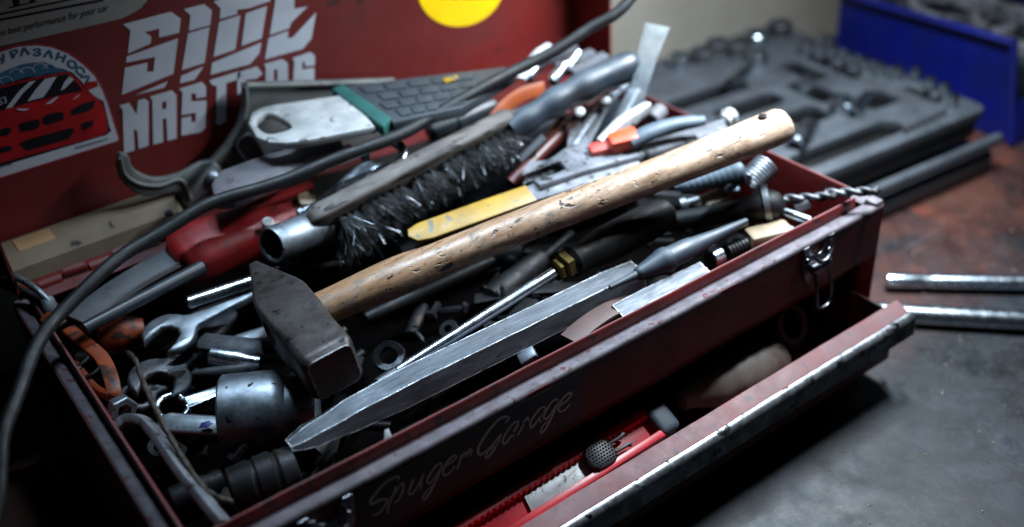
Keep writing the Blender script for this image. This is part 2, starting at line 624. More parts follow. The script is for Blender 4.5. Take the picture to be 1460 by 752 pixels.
g.L.new(n_, g.b.inputs['Normal'])
M['wood'] = g.m

g = Nodes('bench_metal')
v0 = g.mapping()
big = g.noise(v0, 6, 12, 0.62, 0.4)
c = g.mix(g.ramp(big, 0.42, 0.60), '090b0d', '1d2228')
c = g.mix(g.mul(g.ramp(g.noise(v0, 20, 10, 0.7, 1.0), 0.47, 0.56), 0.75), c, '0a0b0d')
c = g.mix(g.mul(g.ramp(g.noise(v0, 140, 8, 0.75), 0.52, 0.66), 0.4), c, '2b3138')
c = g.mix(g.ramp(g.noise(v0, 420, 4, 0.6), 0.64, 0.68), c, '0c0d0f')
scr = g.noise(g.mapping((4, 260, 1), (0, 0, 0.5)), 1.0, 5, 0.6)
scr2 = g.noise(g.mapping((220, 5, 1), (0, 0, 0.2)), 1.0, 5, 0.6)
c = g.mix(g.mul(g.ramp(scr, 0.66, 0.72), 0.4), c, '5a6168')
c = g.mix(g.mul(g.ramp(scr2, 0.67, 0.73), 0.3), c, '5a6168')
# rust has eaten into the back half of the plate, right of the toolbox
rust = g.mul(g.ramp(g.axis(1), 0.13, 0.24), g.ramp(g.noise(v0, 9, 10, 0.7, 0.5), 0.36, 0.54))
c = g.mix(g.mul(rust, 0.8), c, '55332a')
rust2 = g.mul(g.ramp(g.axis(1), 0.12, 0.26), g.ramp(g.noise(v0, 24, 8, 0.7), 0.56, 0.68))
c = g.mix(g.mul(rust2, 0.8), c, '7a3c28')
g.L.new(c, g.b.inputs['Base Color'])
g.L.new(g.ramp(g.noise(v0, 35, 8, 0.7), 0.3, 0.7, 0.36, 0.72), g.b.inputs['Roughness'])
g.b.inputs['Metallic'].default_value = 0.15
g.b.inputs['Specular IOR Level'].default_value = 0.35
n_ = g.bump(g.noise(v0, 160, 10, 0.7), 0.35, 0.0006)
n_ = g.bump(g.ramp(scr, 0.64, 0.74, 1, 0), 0.4, 0.0003, n_)
g.L.new(n_, g.b.inputs['Normal'])
M['bench'] = g.m

# ------------------------------------------------------------------ bench, wall
def sheet(x0, x1, y0, y1, z, nx=1):
    return [V((x0, y0, z)), V((x1, y0, z)), V((x1, y1, z)), V((x0, y1, z))], [(0, 1, 2, 3)]


o = make('workbench_top', bbox(-0.7, 1.9, -0.75, 0.404, BENCH - 0.04, BENCH, 0.002), M['bench'])
o['kind'] = 'structure'
o = make('wall', bbox(-0.7, 1.9, 0.406, 0.45, BENCH - 0.3, 1.2), M['wall'])
o['kind'] = 'structure'

# grit, filings and crumbs on the bench
rg = random.Random(5)
vs, fs = [], []
for k in range(900):
    x, y = rg.uniform(0.3, 0.95), rg.uniform(-0.22, 0.1)
    r = rg.choice((0.0003, 0.0004, 0.0005, 0.0009))
    c = V((x, y, BENCH + r * 0.4))
    o_ = len(vs)
    vs += [c + V((rg.uniform(0.5, 1.6) * r, 0, 0)), c + V((0, rg.uniform(0.5, 1.6) * r, 0)), c - V((rg.uniform(0.5, 1.6) * r, 0, 0)), c - V((0, rg.uniform(0.5, 1.6) * r, 0)), c + V((0, 0, r)), c - V((0, 0, r * 0.4))]
    for i in range(4):
        fs += [(o_ + i, o_ + (i + 1) % 4, o_ + 4), (o_ + (i + 1) % 4, o_ + i, o_ + 5)]
o = make('grit', (vs, fs), M['tan'], None, ang=0, stuff=True, weld=False)
o['label'] = 'fine grit and metal filings scattered on the bench'
o['category'] = 'grit'

# ------------------------------------------------------------------ toolbox
LX, WY = 0.48, 0.272
tb = thing('toolbox', 'dented red metal toolbox with open lid, crammed with tools', 'toolbox', (LX / 2, WY / 2, BENCH))
OX0, OX1, OY0 = -0.009, 0.489, -0.012
ZL = -0.006
# outer skin
make('front_panel', bbox(OX0, OX1 - 0.0015, OY0, OY0 + 0.0014, -0.047, ZL - 0.0012, 0.0004), M['red'], tb)
make('side_panel', bbox(OX0 - 0.0012, OX0 - 0.0001, OY0, WY, BENCH + 0.002, ZL - 0.001, 0.0004), M['red'], tb)
make('side_panel', bbox(OX1 - 0.0014, OX1, OY0, WY, BENCH + 0.002, ZL - 0.001, 0.0004), M['red'], tb)
make('back_panel', bbox(OX0, OX1, WY, WY + 0.0014, BENCH + 0.002, -0.008, 0.0004), M['dark_red'], tb)
make('bottom_panel', bbox(OX0 + 0.001, OX1 - 0.002, OY0 + 0.001, WY - 0.001, BENCH, BENCH + 0.0016), M['dark_red'], tb)
make('compartment_floor', bbox(0.0, LX, 0.0005, WY - 0.001, -0.066, -0.0645), M['floor_shade'], tb)


# rim: an upstanding lip, then a dusty ledge the closed lid sits on
def wobble(t, seed, amp):
    return amp * (math.sin(t * 37 + seed) * 0.5 + math.sin(t * 91 + seed * 2.3) * 0.3 + math.sin(t * 213 + seed * 4.1) * 0.2)


def prof_sweep_x(prof, x0, x1, seg=1, amp=0.0):
    """sheet-metal profile along x; amp = how far knocks have bent it"""
    n = len(prof)
    vs, fs = [], []
    for k in range(seg + 1):
        x = x0 + (x1 - x0) * k / seg
        vs += [V((x, y + wobble(x, 1, amp), z + wobble(x, 5, amp * 0.6))) for y, z in prof]
    for k in range(seg):
        fs += [(k * n + i, k * n + (i + 1) % n, (k + 1) * n + (i + 1) % n, (k + 1) * n + i) for i in range(n)]
    fs += [tuple(range(n))[::-1], tuple(range(seg * n, seg * n + n))]
    return vs, fs


def prof_sweep_y(prof, y0, y1):
    n = len(prof)
    vs = [V((x, y0, z)) for x, z in prof] + [V((x, y1, z)) for x, z in prof]
    fs = [(i, (i + 1) % n, n + (i + 1) % n, n + i) for i in range(n)]
    fs += [tuple(range(n))[::-1], tuple(range(n, 2 * n))]
    return vs, fs


lipw = 0.0011
LIP = [(lipw, -0.064), (lipw, -0.0008), (lipw * 0.4, 0), (-lipw * 0.4, 0), (-lipw, -0.0008), (-lipw, -0.0085), (0.0002, -0.009), (0.0002, -0.064)]
make('front_lip', prof_sweep_x(LIP, 0.004, LX - 0.008, 120, 0.0005), M['red'], tb, ang=50)
make('side_lip', prof_sweep_y(LIP, 0.003, WY - 0.006), M['red'], tb, ang=50)
make('side_lip', prof_sweep_y([(LX - a, b) for a, b in LIP], 0.009, WY - 0.003), M['red'], tb, ang=50)
LED = [(-lipw, -0.0086), (-0.004, -0.0075), (-0.0095, -0.006), (-0.0114, -0.0064), (-0.0122, -0.0078), (-0.0122, -0.0094), (-0.011, -0.0098), (-lipw, -0.0098)]
make('front_ledge', prof_sweep_x(LED, -0.0085, LX + 0.0085, 100, 0.0003), M['dusty_ledge'], tb, ang=50)
LEDS = [(a * 0.8, b) for a, b in LED]
make('side_ledge', prof_sweep_y(LEDS, -0.0005, WY), M['dusty_ledge'], tb, ang=50)
make('side_ledge', prof_sweep_y([(LX - a, b) for a, b in LEDS], -0.0005, WY), M['dusty_ledge'], tb, ang=50)
make('corner_cap', join(bbox(LX + 0.0005, LX + 0.0095, -0.0115, -0.0015, -0.012, -0.0035, 0.002, 2)), M['dusty_ledge'], tb)

# hinge knuckles on the back edge
make('hinge_leaf', bbox(0.006, 0.110, WY - 0.014, WY - 0.0005, -0.0045, -0.0033, 0.0003), M['red'], tb)
for k in range(6):
    x0 = 0.008 + k * 0.0165
    zz = 0.0005 if k % 2 else -0.002
    make('hinge_knuckle', lathe((x0, WY + 0.0012 * (k % 2), zz), (x0 + 0.0150, WY, zz), [(0, 0.0028), (0.0003, 0.0033), (0.0145, 0.0033), (0.0148, 0.0028)], 14), M['red'], tb)

# lid, standing open; its rear wall forms a shelf behind the hinge
LYP = 0.312
lid = make('lid', join(bbox(-0.006, LX + 0.006, LYP, LYP + 0.0015, -0.003, 0.285)), M['red_lid'], tb)
make('lid_shelf', bbox(-0.006, LX + 0.006, WY + 0.004, LYP - 0.0004, -0.0045, -0.003), M['red_lid'], lid)
make('lid_side', bbox(LX + 0.0045, LX + 0.006, 0.264, LYP - 0.0004, -0.0028, 0.285), M['red_lid'], lid)
make('lid_side', bbox(-0.006, -0.0045, 0.264, LYP - 0.0004, -0.0028, 0.285), M['red_lid'], lid)
make('lid_front', bbox(-0.0042, LX + 0.0042, 0.264, LYP - 0.0004, 0.2835, 0.285), M['red_lid'], lid)


# ------------------------------------------------------------------ flat print on panels
def flat(polys, y, m, name, parent):
    """polys: pixel polygons (or [outer, hole..]) of print lying on the plane y = const"""
    vs, fs = [], []
    for pl in polys:
        loops = pl if isinstance(pl[0][0], (tuple, list)) else [pl]
        pts = [[atY(px, py, y) for px, py in lp] for lp in loops]
        o = len(vs)
        fl = [p for lp in pts for p in lp]
        tri = tessellate_polygon([[V((p.x, p.z, 0)) for p in lp] for lp in pts])
        vs += fl
        fs += [tuple(i + o for i in t) for t in tri]
    ob = make(name, (vs, fs), m, parent, ang=0, weld=False)
    for p in ob.data.polygons:
        if p.normal.y > 0:
            p.flip()
    return ob


def stroke(pts, w0, w1, k=6):
    """brush stroke polygon in pixels"""
    P = smooth_path([V((x, y, 0)) for x, y in pts], k)
    L_, R_ = [], []
    n = len(P)
    quads = []
    for i, p in enumerate(P):
        t = (P[min(i + 1, n - 1)] - P[max(i - 1, 0)]).normalized()
        nn = V((-t.y, t.x, 0))
        u = i / (n - 1)
        w = (w0 + (w1 - w0) * u) * (0.45 + 0.55 * math.sin(math.pi * min(max(u, 0.06), 0.94)) ** 0.5)
        L_.append(p + nn * w / 2)
        R_.append(p - nn * w / 2)
    for i in range(n - 1):
        quads.append([(L_[i].x, L_[i].y), (L_[i + 1].x, L_[i + 1].y), (R_[i + 1].x, R_[i + 1].y), (R_[i].x, R_[i].y)])
    return quads


def flat_text(body, org, xd, yd, y, m, name, parent, size=1.0, arc=None, bold=0.0):
    """text printed on the plane y = const; org / xd / yd in pixels of the photograph"""
    cu = bpy.data.curves.new('tmp', 'FONT')
    cu.body = body
    cu.size = size
    cu.resolution_u = 3
    cu.offset = bold
    ob = bpy.data.objects.new('tmp', cu)
    me = bpy.data.meshes.new_from_object(ob)
    vs = []
    for v in me.vertices:
        if arc:
            cx, cy, r, a0, da = arc
            a = a0 + da * v.co.x
            rr = r + v.co.y * yd
            vs.append(atY(cx + rr * math.cos(a) * 1.0, cy - rr * math.sin(a) - (rr * math.cos(a)) * 0.28, y))
        else:
            vs.append(atY(org[0] + xd[0] * v.co.x + yd[0] * v.co.y, org[1] + xd[1] * v.co.x + yd[1] * v.co.y, y))
    fs = [tuple(p.vertices) for p in me.polygons]
    bpy.data.objects.remove(ob)
    bpy.data.curves.remove(cu)
    bpy.data.meshes.remove(me)
    ob = make(name, (vs, fs), m, parent, ang=0, weld=False)
    for p in ob.data.polygons:
        if p.normal.y > 0:
            p.flip()
    return ob


def crop(poly, x0, y0, s):
    return [(x0 + a / s, y0 + b / s) for a, b in poly]


# lettering on the lid: SIDE / MASTERS, cut letters
A = lambda p: crop(p, 160, 0, 5.0125)
B = lambda p: crop(p, 290, 0, 5.782)
C = lambda p: crop(p, 165, 80, 5.0125)
side = [
    A([(75, 175), (420, 85), (490, 135), (478, 235), (335, 270), (335, 205), (232, 232), (278, 262), (275, 312), (112, 385), (130, 218)]),
    A([(105, 405), (470, 275), (437, 528), (68, 680), (92, 485), (252, 448), (248, 515), (296, 512), (306, 408), (98, 450)]),
    A([(160, 682), (398, 582), (372, 628)]),
    A([(512, 68), (655, 30), (712, 75), (700, 180), (548, 222), (560, 112)]),
    A([(542, 240), (695, 195), (660, 450), (498, 502)]),
    A([(492, 545), (655, 475), (590, 570), (485, 598)]),
    B([(85, 15), (140, -6), (545, -110), (552, 10), (375, 70), (275, 82), (280, 118), (135, 158), (142, 70)]),
    B([(130, 182), (305, 128), (262, 410), (85, 470)]),
    B([(350, 112), (525, 50), (480, 318), (315, 380)]),
    B([(72, 520), (478, 352), (462, 440), (385, 530), (60, 618)]),
    B([(592, 20), (600, -110), (830, -160), (890, -90), (750, -30), (748, 75), (860, 55), (722, 190), (708, 235), (548, 290)]),
    B([(538, 315), (700, 255), (695, 318), (735, 312), (930, 102), (890, 320), (820, 405), (508, 492)]),
]
masters = [
    C([(25, 355), (95, 335), (150, 420), (160, 318), (205, 305), (235, 325), (235, 640), (165, 665), (155, 540), (128, 520), (135, 675), (60, 697), (50, 385)]),
    [C([(245, 290), (400, 245), (435, 280), (435, 590), (370, 607), (362, 445), (335, 450), (340, 615), (268, 635), (262, 320)]),
     C([(332, 330), (362, 322), (362, 375), (332, 385)])],
    C([(452, 235), (615, 185), (645, 220), (645, 290), (575, 305), (575, 270), (540, 268), (540, 325), (648, 318), (640, 515), (610, 545), (470, 570), (470, 445), (540, 430), (540, 475), (572, 470), (572, 405), (470, 425), (478, 260)]),
    C([(668, 175), (880, 110), (915, 155), (790, 195), (788, 465), (750, 492), (718, 490), (722, 215), (690, 210)]),
    B([(280, 600), (440, 550), (490, 610), (440, 650), (350, 662), (345, 735), (280, 790)]),
    [B([(500, 530), (650, 488), (695, 520), (700, 760), (630, 770), (600, 740), (590, 790), (510, 800), (515, 560)]),
     B([(580, 580), (610, 570), (612, 660), (582, 672)])],
    B([(735, 480), (880, 430), (918, 460), (918, 540), (840, 550), (835, 510), (815, 515), (815, 575), (915, 560), (912, 720), (740, 760), (735, 690), (800, 675), (740, 680), (750, 510)]),
]
YD = LYP - 0.0005
flat(side + masters, YD, M['sticker_white'], 'cut_vinyl_lettering', lid)

# yellow dot
flat([[(657 + 62 * math.cos(a / 48 * 2 * math.pi), -20 + 58 * math.sin(a / 48 * 2 * math.pi) - 4 * math.cos(a / 48 * 2 * math.pi)) for a in range(48)]], YD, M['yellow_vinyl'], 'yellow_round_sticker', lid)

# the long grey sticker at the top left
G = lambda p: crop(p, 0, 0, 6.636)
flat([G([(-500, 600), (-500, -300), (1500, -300), (1430, -80), (1390, 10), (1330, 80), (1250, 130), (1150, 178), (700, 285), (0, 440)])], YD, M['sticker_grey'], 'long_sticker', lid)
flat([G([(-300, 195), (0, 128), (900, -60), (900, -45), (0, 146), (-300, 212)]), G([(-300, 250), (0, 180), (980, -10), (980, 12), (0, 200), (-300, 272)]),
      G([(85, 70), (340, 12), (345, 22), (240, 45), (85, 82)]), G([(135, 60), (120, -60), (175, -75), (190, 48)]), G([(290, 25), (270, -90), (320, -100), (335, 12)])], YD - 0.0004, M['sticker_dark'], 'sticker_print', lid)
flat_text('the best performance for your car', (-7, 53.5), (11.6, -2.75), (1.2, -14.5), YD - 0.0004, M['sticker_dark'], 'sticker_print', lid)

# round-topped sticker with a drifting car
D = lambda p: crop(p, 0, 50, 3.583)
outer = [(-160, 700), (-160, 300), (-130, 180), (-70, 110), (0, 78), (90, 50), (190, 43), (270, 55), (350, 85), (430, 140), (490, 200), (530, 270), (555, 340), (615, 535), (600, 550), (0, 738), (-160, 780)]
inner = [(-150, 690), (-150, 300), (-120, 188), (-66, 122), (0, 90), (90, 62), (190, 54), (268, 66), (344, 96), (420, 150), (480, 208), (520, 278), (546, 346), (604, 532), (596, 542), (0, 728), (-150, 770)]
flat([D(outer)], YD, M['sticker_pink'], 'emblem_sticker', lid)
flat([D(inner)], YD - 0.0003, M['sticker_white'], 'emblem_sticker_face', lid)
cloud = [D([(-150, 330), (-100, 230), (-20, 215), (10, 190), (60, 170), (110, 150), (165, 142), (220, 138), (262, 150), (285, 165), (340, 178), (365, 200), (300, 210), (150, 240), (0, 268), (-140, 330)])]
flat(cloud, YD - 0.0006, M['sticker_blue'], 'emblem_smoke', lid)
puffs = []
for cx, cy, r in ((30, 245, 40), (85, 205, 38), (140, 200, 42), (205, 178, 40), (255, 178, 36), (-20, 255, 34)):
    ring = []
    for q in range(14):
        a = math.pi * (0.05 + 0.9 * q / 13)
        ring.append((cx + r * math.cos(a), cy - r * 0.85 * math.sin(a)))
    back = [(cx + (x - cx) * 0.9, cy + (y - cy) * 0.9) for x, y in reversed(ring)]
    puffs.append(D(ring + back))
flat(puffs, YD - 0.0009, M['sticker_white'], 'emblem_smoke_lines', lid)
car = [D([(-150, 330), (0, 262), (150, 222), (330, 190), (360, 195), (400, 230), (435, 280), (430, 262), (445, 240), (495, 235), (502, 262), (450, 282), (480, 310), (520, 345), (540, 400), (552, 490), (520, 515), (0, 655), (-150, 690)])]
flat([D([(-150, 320), (0, 255), (150, 214), (335, 182), (368, 190), (420, 240), (460, 300), (530, 340), (560, 470), (570, 490), (545, 510), (0, 672), (-150, 710)])], YD - 0.0006, M['sticker_dark'], 'emblem_shadow', lid)
flat(car, YD - 0.0009, M['sticker_red'], 'emblem_car', lid)
dark = [D([(-100, 330), (0, 275), (160, 232), (345, 200), (385, 235), (425, 285), (320, 305), (150, 345), (0, 388), (-100, 400)]),
        D([(92, 462), (110, 450), (190, 430), (205, 438), (205, 468), (180, 485), (110, 495)]), D([(216, 425), (240, 405), (310, 392), (328, 402), (322, 435), (240, 460), (222, 452)]),
        D([(362, 385), (420, 352), (485, 335), (480, 372), (450, 390), (368, 412)]), D([(-20, 490), (40, 470), (62, 485), (40, 515), (-20, 520)]),
        D([(95, 555), (140, 535), (360, 475), (382, 485), (355, 530), (140, 592)]), D([(412, 455), (478, 432), (475, 465), (425, 490)]), D([(-20, 580), (50, 565), (65, 590), (0, 605)])]
flat(dark, YD - 0.0012, M['sticker_dark'], 'emblem_dark_parts', lid)
light = [D([(28, 378), (95, 290), (150, 240), (185, 232), (120, 295), (62, 370)]), D([(140, 340), (185, 275), (230, 225), (290, 212), (255, 270), (222, 318)]), D([(310, 285), (330, 240), (355, 212), (378, 228), (330, 275)]),
         D([(85, 376), (150, 378), (130, 388), (95, 386)]), D([(230, 355), (285, 318), (300, 315), (262, 350)]), D([(365, 335), (410, 300), (400, 315)])]
flat(light, YD - 0.0015, M['sticker_white'], 'emblem_light_parts', lid)
flat_text('23', (-4, 142), (13, -5), (3.5, 13), YD - 0.0015, M['sticker_white'], 'emblem_number', lid)
# ring of letters over the smoke
for ch, x, y, a in (('У', 3, 152, 0.56), ('Р', 60, 122, 0.40), ('А', 105, 108, 0.22), ('З', 168, 108, 0.02), ('А', 222, 112, -0.14), ('Н', 280, 122, -0.36), ('О', 335, 150, -0.58), ('С', 378, 178, -0.76), ('А', 412, 212, -0.95)):
    q = D([(x, y)])[0]
    s = 14.5
    flat_text(ch, (q[0], q[1]), (s * 1.45 * math.cos(a), -s * 1.45 * math.sin(a)), (s * 0.9 * math.sin(-a), s * -0.9 * math.cos(a)) if False else (-s * math.sin(a), -s * math.cos(a)), YD - 0.0006, M['sticker_blue'], 'emblem_letter', lid, bold=0.035)
flat_text('kultura_zanosa', (-26, 247), (7.2, -2.0), (1.0, -8.5), YD - 0.0006, M['sticker_dark'], 'emblem_small_print', lid)
flat_text('kulturazanosa.ru', (107, 213.5), (7.0, -2.0), (1.0, -8), YD - 0.0006, M['sticker_dark'], 'emblem_small_print', lid)

# black name plate on the front
LY = OY0 - 0.0006
lab = make('name_plate', bbox(0.079, 0.2255, LY, OY0 - 0.00005, -0.0465, -0.0105, 0.0001), M['black_label'], tb)
E1 = lambda p: crop(p, 510, 610, 5.294)
E2 = lambda p: crop(p, 660, 540, 5.294)
st = []
for f, pts, w0, w1 in (
        (E1, [(300, 398), (312, 375), (285, 372), (205, 420), (125, 510), (98, 560), (112, 575), (170, 545), (222, 545), (205, 590), (165, 640), (125, 660), (112, 655)], 3.4, 3.0),
        (E1, [(288, 440), (280, 480), (240, 570), (225, 625), (238, 650)], 3.6, 2.4),
        (E1, [(285, 490), (330, 425), (348, 425), (340, 480), (305, 550), (275, 568)], 2.6, 2.6),
        (E1, [(405, 410), (420, 395), (390, 470), (390, 500), (420, 492), (475, 400), (500, 350)], 3.4, 2.6),
        (E1, [(495, 355), (478, 420), (475, 465)], 2.6, 3.0),
        (E1, [(632, 290), (630, 268), (590, 290), (535, 370), (525, 410), (545, 420), (585, 370), (632, 300)], 2.6, 3.0),
        (E1, [(635, 290), (600, 380), (555, 470), (510, 540), (492, 530), (520, 480), (570, 430)], 3.4, 2.2),
        (E1, [(660, 290), (720, 250), (745, 222), (725, 212), (675, 260), (645, 325), (650, 358), (690, 345), (735, 290)], 3.0, 2.6),
        (E1, [(785, 205), (775, 240), (750, 315)], 3.6, 2.4),
        (E1, [(770, 250), (800, 200), (822, 185), (815, 215), (850, 165), (858, 165), (850, 210)], 2.6, 3.2),
        (E2, [(318, 335), (345, 305), (335, 288), (275, 305), (190, 400), (122, 510), (115, 560), (140, 572), (215, 510), (290, 415)], 3.2, 3.4),
        (E2, [(290, 415), (270, 470), (225, 550), (185, 597), (172, 588), (200, 540), (290, 470)], 3.6, 2.2),
        (E2, [(420, 335), (415, 322), (370, 350), (310, 440), (305, 490), (330, 480), (400, 380), (418, 335)], 2.6, 3.0),
        (E2, [(408, 355), (378, 410), (385, 440)], 3.0, 2.6),
        (E2, [(462, 310), (455, 350), (412, 430)], 3.4, 2.4),
        (E2, [(430, 390), (475, 310), (492, 295), (495, 325)], 2.4, 3.2),
        (E2, [(625, 220), (610, 212), (570, 240), (515, 320), (510, 365), (535, 355), (600, 262), (622, 222)], 2.6, 3.0),
        (E2, [(612, 245), (580, 300), (590, 330)], 3.0, 2.6),
        (E2, [(722, 170), (712, 155), (670, 180), (620, 260), (612, 300), (640, 298), (690, 225), (722, 170)], 2.6, 3.0),
        (E2, [(720, 175), (680, 270), (630, 370), (598, 408), (588, 395), (610, 350), (660, 310)], 3.4, 2.2),
        (E2, [(735, 205), (790, 160), (820, 118), (805, 108), (755, 150), (722, 215), (730, 248), (765, 240), (808, 195)], 2.8, 2.6)):
    st += stroke(f(pts), w0, w1)
flat(st, LY - 0.0003, M['print_grey'], 'lettering', lab)
flat([[(560, 750), (640, 705), (641, 706), (561, 751)], [(700, 672), (826, 598), (827, 599), (701, 673)]], LY - 0.0003, M['print_faint'], 'underline', lab)
flat_text('SINCE 2014', (648, 702), (8.2, -4.6), (1.6, -8.5), LY - 0.0003, M['print_faint'], 'small_print', lab)


# draw latches on the front
def latch(xc, zt):
    y = OY0 - 0.0007
    t = 0.0012
    def q(x, z):
        return (x, z)
    # backing plate with two ears and a curved notch between them
    out = [(-0.0145, 0), (-0.0095, 0.0)] + [(-0.0095 + 0.001 * 0, -0.003)] + [(-0.006 + 0.0055 * 0 + 0.0065 * math.cos(a) + 0.006, -0.004 - 0.0055 * math.sin(a)) for a in [math.pi - i * math.pi / 8 for i in range(9)]] + [(0.0095, 0.0005), (0.0145, 0.0005), (0.0155, -0.002), (0.0145, -0.016), (0.0105, -0.026), (0.0045, -0.034), (-0.0045, -0.034), (-0.0105, -0.026), (-0.0145, -0.016), (-0.0155, -0.002)]
    vf = plate([out], (xc, y - t / 2, zt), (1, 0, 0), (0, -1, 0), t, 0.0004)
    # raised lever hook and rivets
    hook = sweep(smooth_path([V((xc - 0.0105, y - 0.004, zt - 0.004)), V((xc - 0.005, y - 0.0065, zt - 0.011)), V((xc + 0.003, y - 0.007, zt - 0.011)), V((xc + 0.008, y - 0.005, zt - 0.006)), V((xc + 0.0085, y - 0.003, zt - 0.001))], 6), 0.0013, 10)
    drum = lathe((xc - 0.009, y - 0.0035, zt - 0.017), (xc + 0.009, y - 0.0035, zt - 0.017), [(0, 0.0028), (0.0005, 0.0034), (0.0175, 0.0034), (0.018, 0.0028)], 18)
    riv = [lathe((xc + dx, y - t, zt + dz), (xc + dx, y - t - 0.002, zt + dz), [(0, 0.0026), (0.0008, 0.0023), (0.0014, 0.0012), (0.0016, 0)], 14) for dx, dz in ((0.0105, -0.011), (-0.0105, -0.011), (0.0, -0.029))]
    la = make('latch', join(vf, hook, drum, *riv), M['nickel'], tb)
    loop = smooth_path([V((xc - 0.006, y - 0.004, zt - 0.018)), V((xc - 0.0065, y - 0.008, zt - 0.032)), V((xc - 0.006, y - 0.010, zt - 0.044)), V((xc, y - 0.0105, zt - 0.0465)), V((xc + 0.006, y - 0.010, zt - 0.044)), V((xc + 0.0075, y - 0.008, zt - 0.032)), V((xc + 0.006, y - 0.004, zt - 0.018))], 6)
    make('latch_bail', sweep(loop, 0.0011, 8), M['nickel'], la)


latch(atY(1166, 340, OY0).x, -0.0075)
latch(0.0625, -0.0095)

# drawer, pulled out a little
DX0, DX1, DY = -0.002, 0.481, -0.036
dr = make('drawer', join(bbox(DX0 + 0.002, DX1 - 0.002, DY + 0.0002, 0.22, -0.1195, -0.1183), bbox(DX0 + 0.001, DX0 + 0.0022, DY, 0.22, -0.118, -0.078, 0.0003),
                         bbox(DX1 - 0.0022, DX1 - 0.001, DY, 0.22, -0.118, -0.078, 0.0003), bbox(DX0 + 0.002, DX1 - 0.002, 0.219, 0.22, -0.118, -0.080)), M['dark_red'], tb)
make('drawer_front', prof_sweep_x([(DY + 0.0006, -0.1215), (DY + 0.0006, -0.0718), (DY, -0.071), (DY - 0.001, -0.0712), (DY - 0.0105, -0.0752), (DY - 0.0105, -0.0765), (DY - 0.0012, -0.0735), (DY - 0.0012, -0.1215)], DX0, DX1 + 0.0035, 90, 0.0004), M['red'], dr, ang=50)
rp = [(DY - 0.0095, -0.0757), (DY - 0.0118, -0.0757), (DY - 0.0135, -0.0766), (DY - 0.0146, -0.0782)]
z = -0.0795
while z > -0.0935:
    rp += [(DY - 0.0151, z), (DY - 0.0151, z - 0.0007), (DY - 0.0144, z - 0.0009), (DY - 0.0144, z - 0.0013)]
    z -= 0.0015
rp += [(DY - 0.0138, z), (DY - 0.0122, z - 0.0012), (DY - 0.0095, z - 0.0012)]
make('pull_rail', prof_sweep_x(rp, DX0 - 0.002, DX1 + 0.0075, 90, 0.0004), M['alu'], dr, ang=40)


# ------------------------------------------------------------------ hammer
def hammer():
    pe, fa = at(369, 396, 0.003), at(478, 531, 0.006)
    t = thing('hammer', 'hammer with scarred wooden handle and dark forged head lying across the tools', 'hammer', (pe + fa) / 2)
    ax = (fa - pe).normalized()
    L_ = (fa - pe).length
    h0 = pe + ax * (L_ * 0.50)
    he = at(1096, 182, 0.050)
    hd = (he - h0).normalized()
    up = ax.cross(hd)
    if up.z < 0:
        up = -up
    up.normalize()
    sd = up.cross(ax).normalized()
    if sd.dot(hd) < 0:
        sd = -sd
    W = 0.0325
    rings = []
    # (fraction, width across, height, centre shift across, corner radius)
    for f, wd, ht, su, r in ((0.0, 0.0050, 0.0225, 0.0, 0.0018), (0.014, 0.0072, 0.0255, 0.0, 0.0022), (0.06, 0.0098, 0.0270, 0.0, 0.0026), (0.20, 0.0195, 0.0292, 0, 0.0028), (0.34, 0.0295, 0.0312, 0, 0.0028),
                             (0.39, 0.0318, 0.0318, 0.0, 0.0026), (0.43, W, 0.032, 0, 0.0025), (0.60, W, 0.032, 0, 0.0025), (0.68, W * 0.98, 0.0315, 0, 0.0035), (0.76, W * 0.97, 0.031, 0, 0.0046), (0.945, W * 0.98, 0.0315, 0, 0.0050), (0.962, W * 0.965, 0.0311, 0, 0.0050), (0.975, W * 0.92, 0.0296, 0, 0.0048), (0.992, W * 0.85, 0.0272, 0, 0.0045), (1.0, W * 0.82, 0.0264, 0, 0.0045)):
        c = pe + ax * (L_ * f) + up * su
        rings.append([c + sd * a + up * b for a, b in rrect(wd, ht, min(r, wd * 0.45), 4)])
    make('head', loft(rings), M['forged'], t, ang=28)
    # handle: swell above the head, thinner neck, flared end
    N = 46
    ln = (he - h0).length + 0.012
    a0 = h0 - hd * 0.017
    ru = [(0, 0.0100), (0.04, 0.0105), (0.09, 0.0122), (0.235, 0.0142), (0.26, 0.0139), (0.295, 0.0120), (0.65, 0.0120), (0.86, 0.0134), (0.97, 0.0142), (0.992, 0.0138), (1.0, 0.0122)]
    rv = [(0, 0.0085), (0.09, 0.0100), (0.24, 0.0120), (0.30, 0.0106), (0.65, 0.0106), (0.9, 0.0118), (0.97, 0.0120), (0.992, 0.0116), (1.0, 0.0102)]
    pts, rad = [], []
    for i in range(N + 1):
        f = i / N
        if f > 0.94:
            f = 0.94 + 0.06 * (1 - (1 - (f - 0.94) / 0.06) ** 2)
        pts.append(a0 + hd * (f * (ln + 0.017)) + up * (0.0022 * math.sin(f * 5)))
        rad.append((interp(ru, f) * 0.95, interp(rv, f) * 0.95))
    ax2 = (ax - hd * ax.dot(hd)).normalized()
    make('handle', sweep(pts, rad, 28, up=up), M['wood'], t, ang=60)
    he2 = he - hd * 0.004 + up * 0.0098
    hp = at(1097, 161, he2.z)
    make('hanging_hole', lathe(he2 - up * 0.0035, he2 + up * 0.004, [(0, 0.0030), (0.0038, 0.0030), (0.0043, 0.0026), (0.0045, 0.0)], 16), M['dull_steel'], t)


hammer()

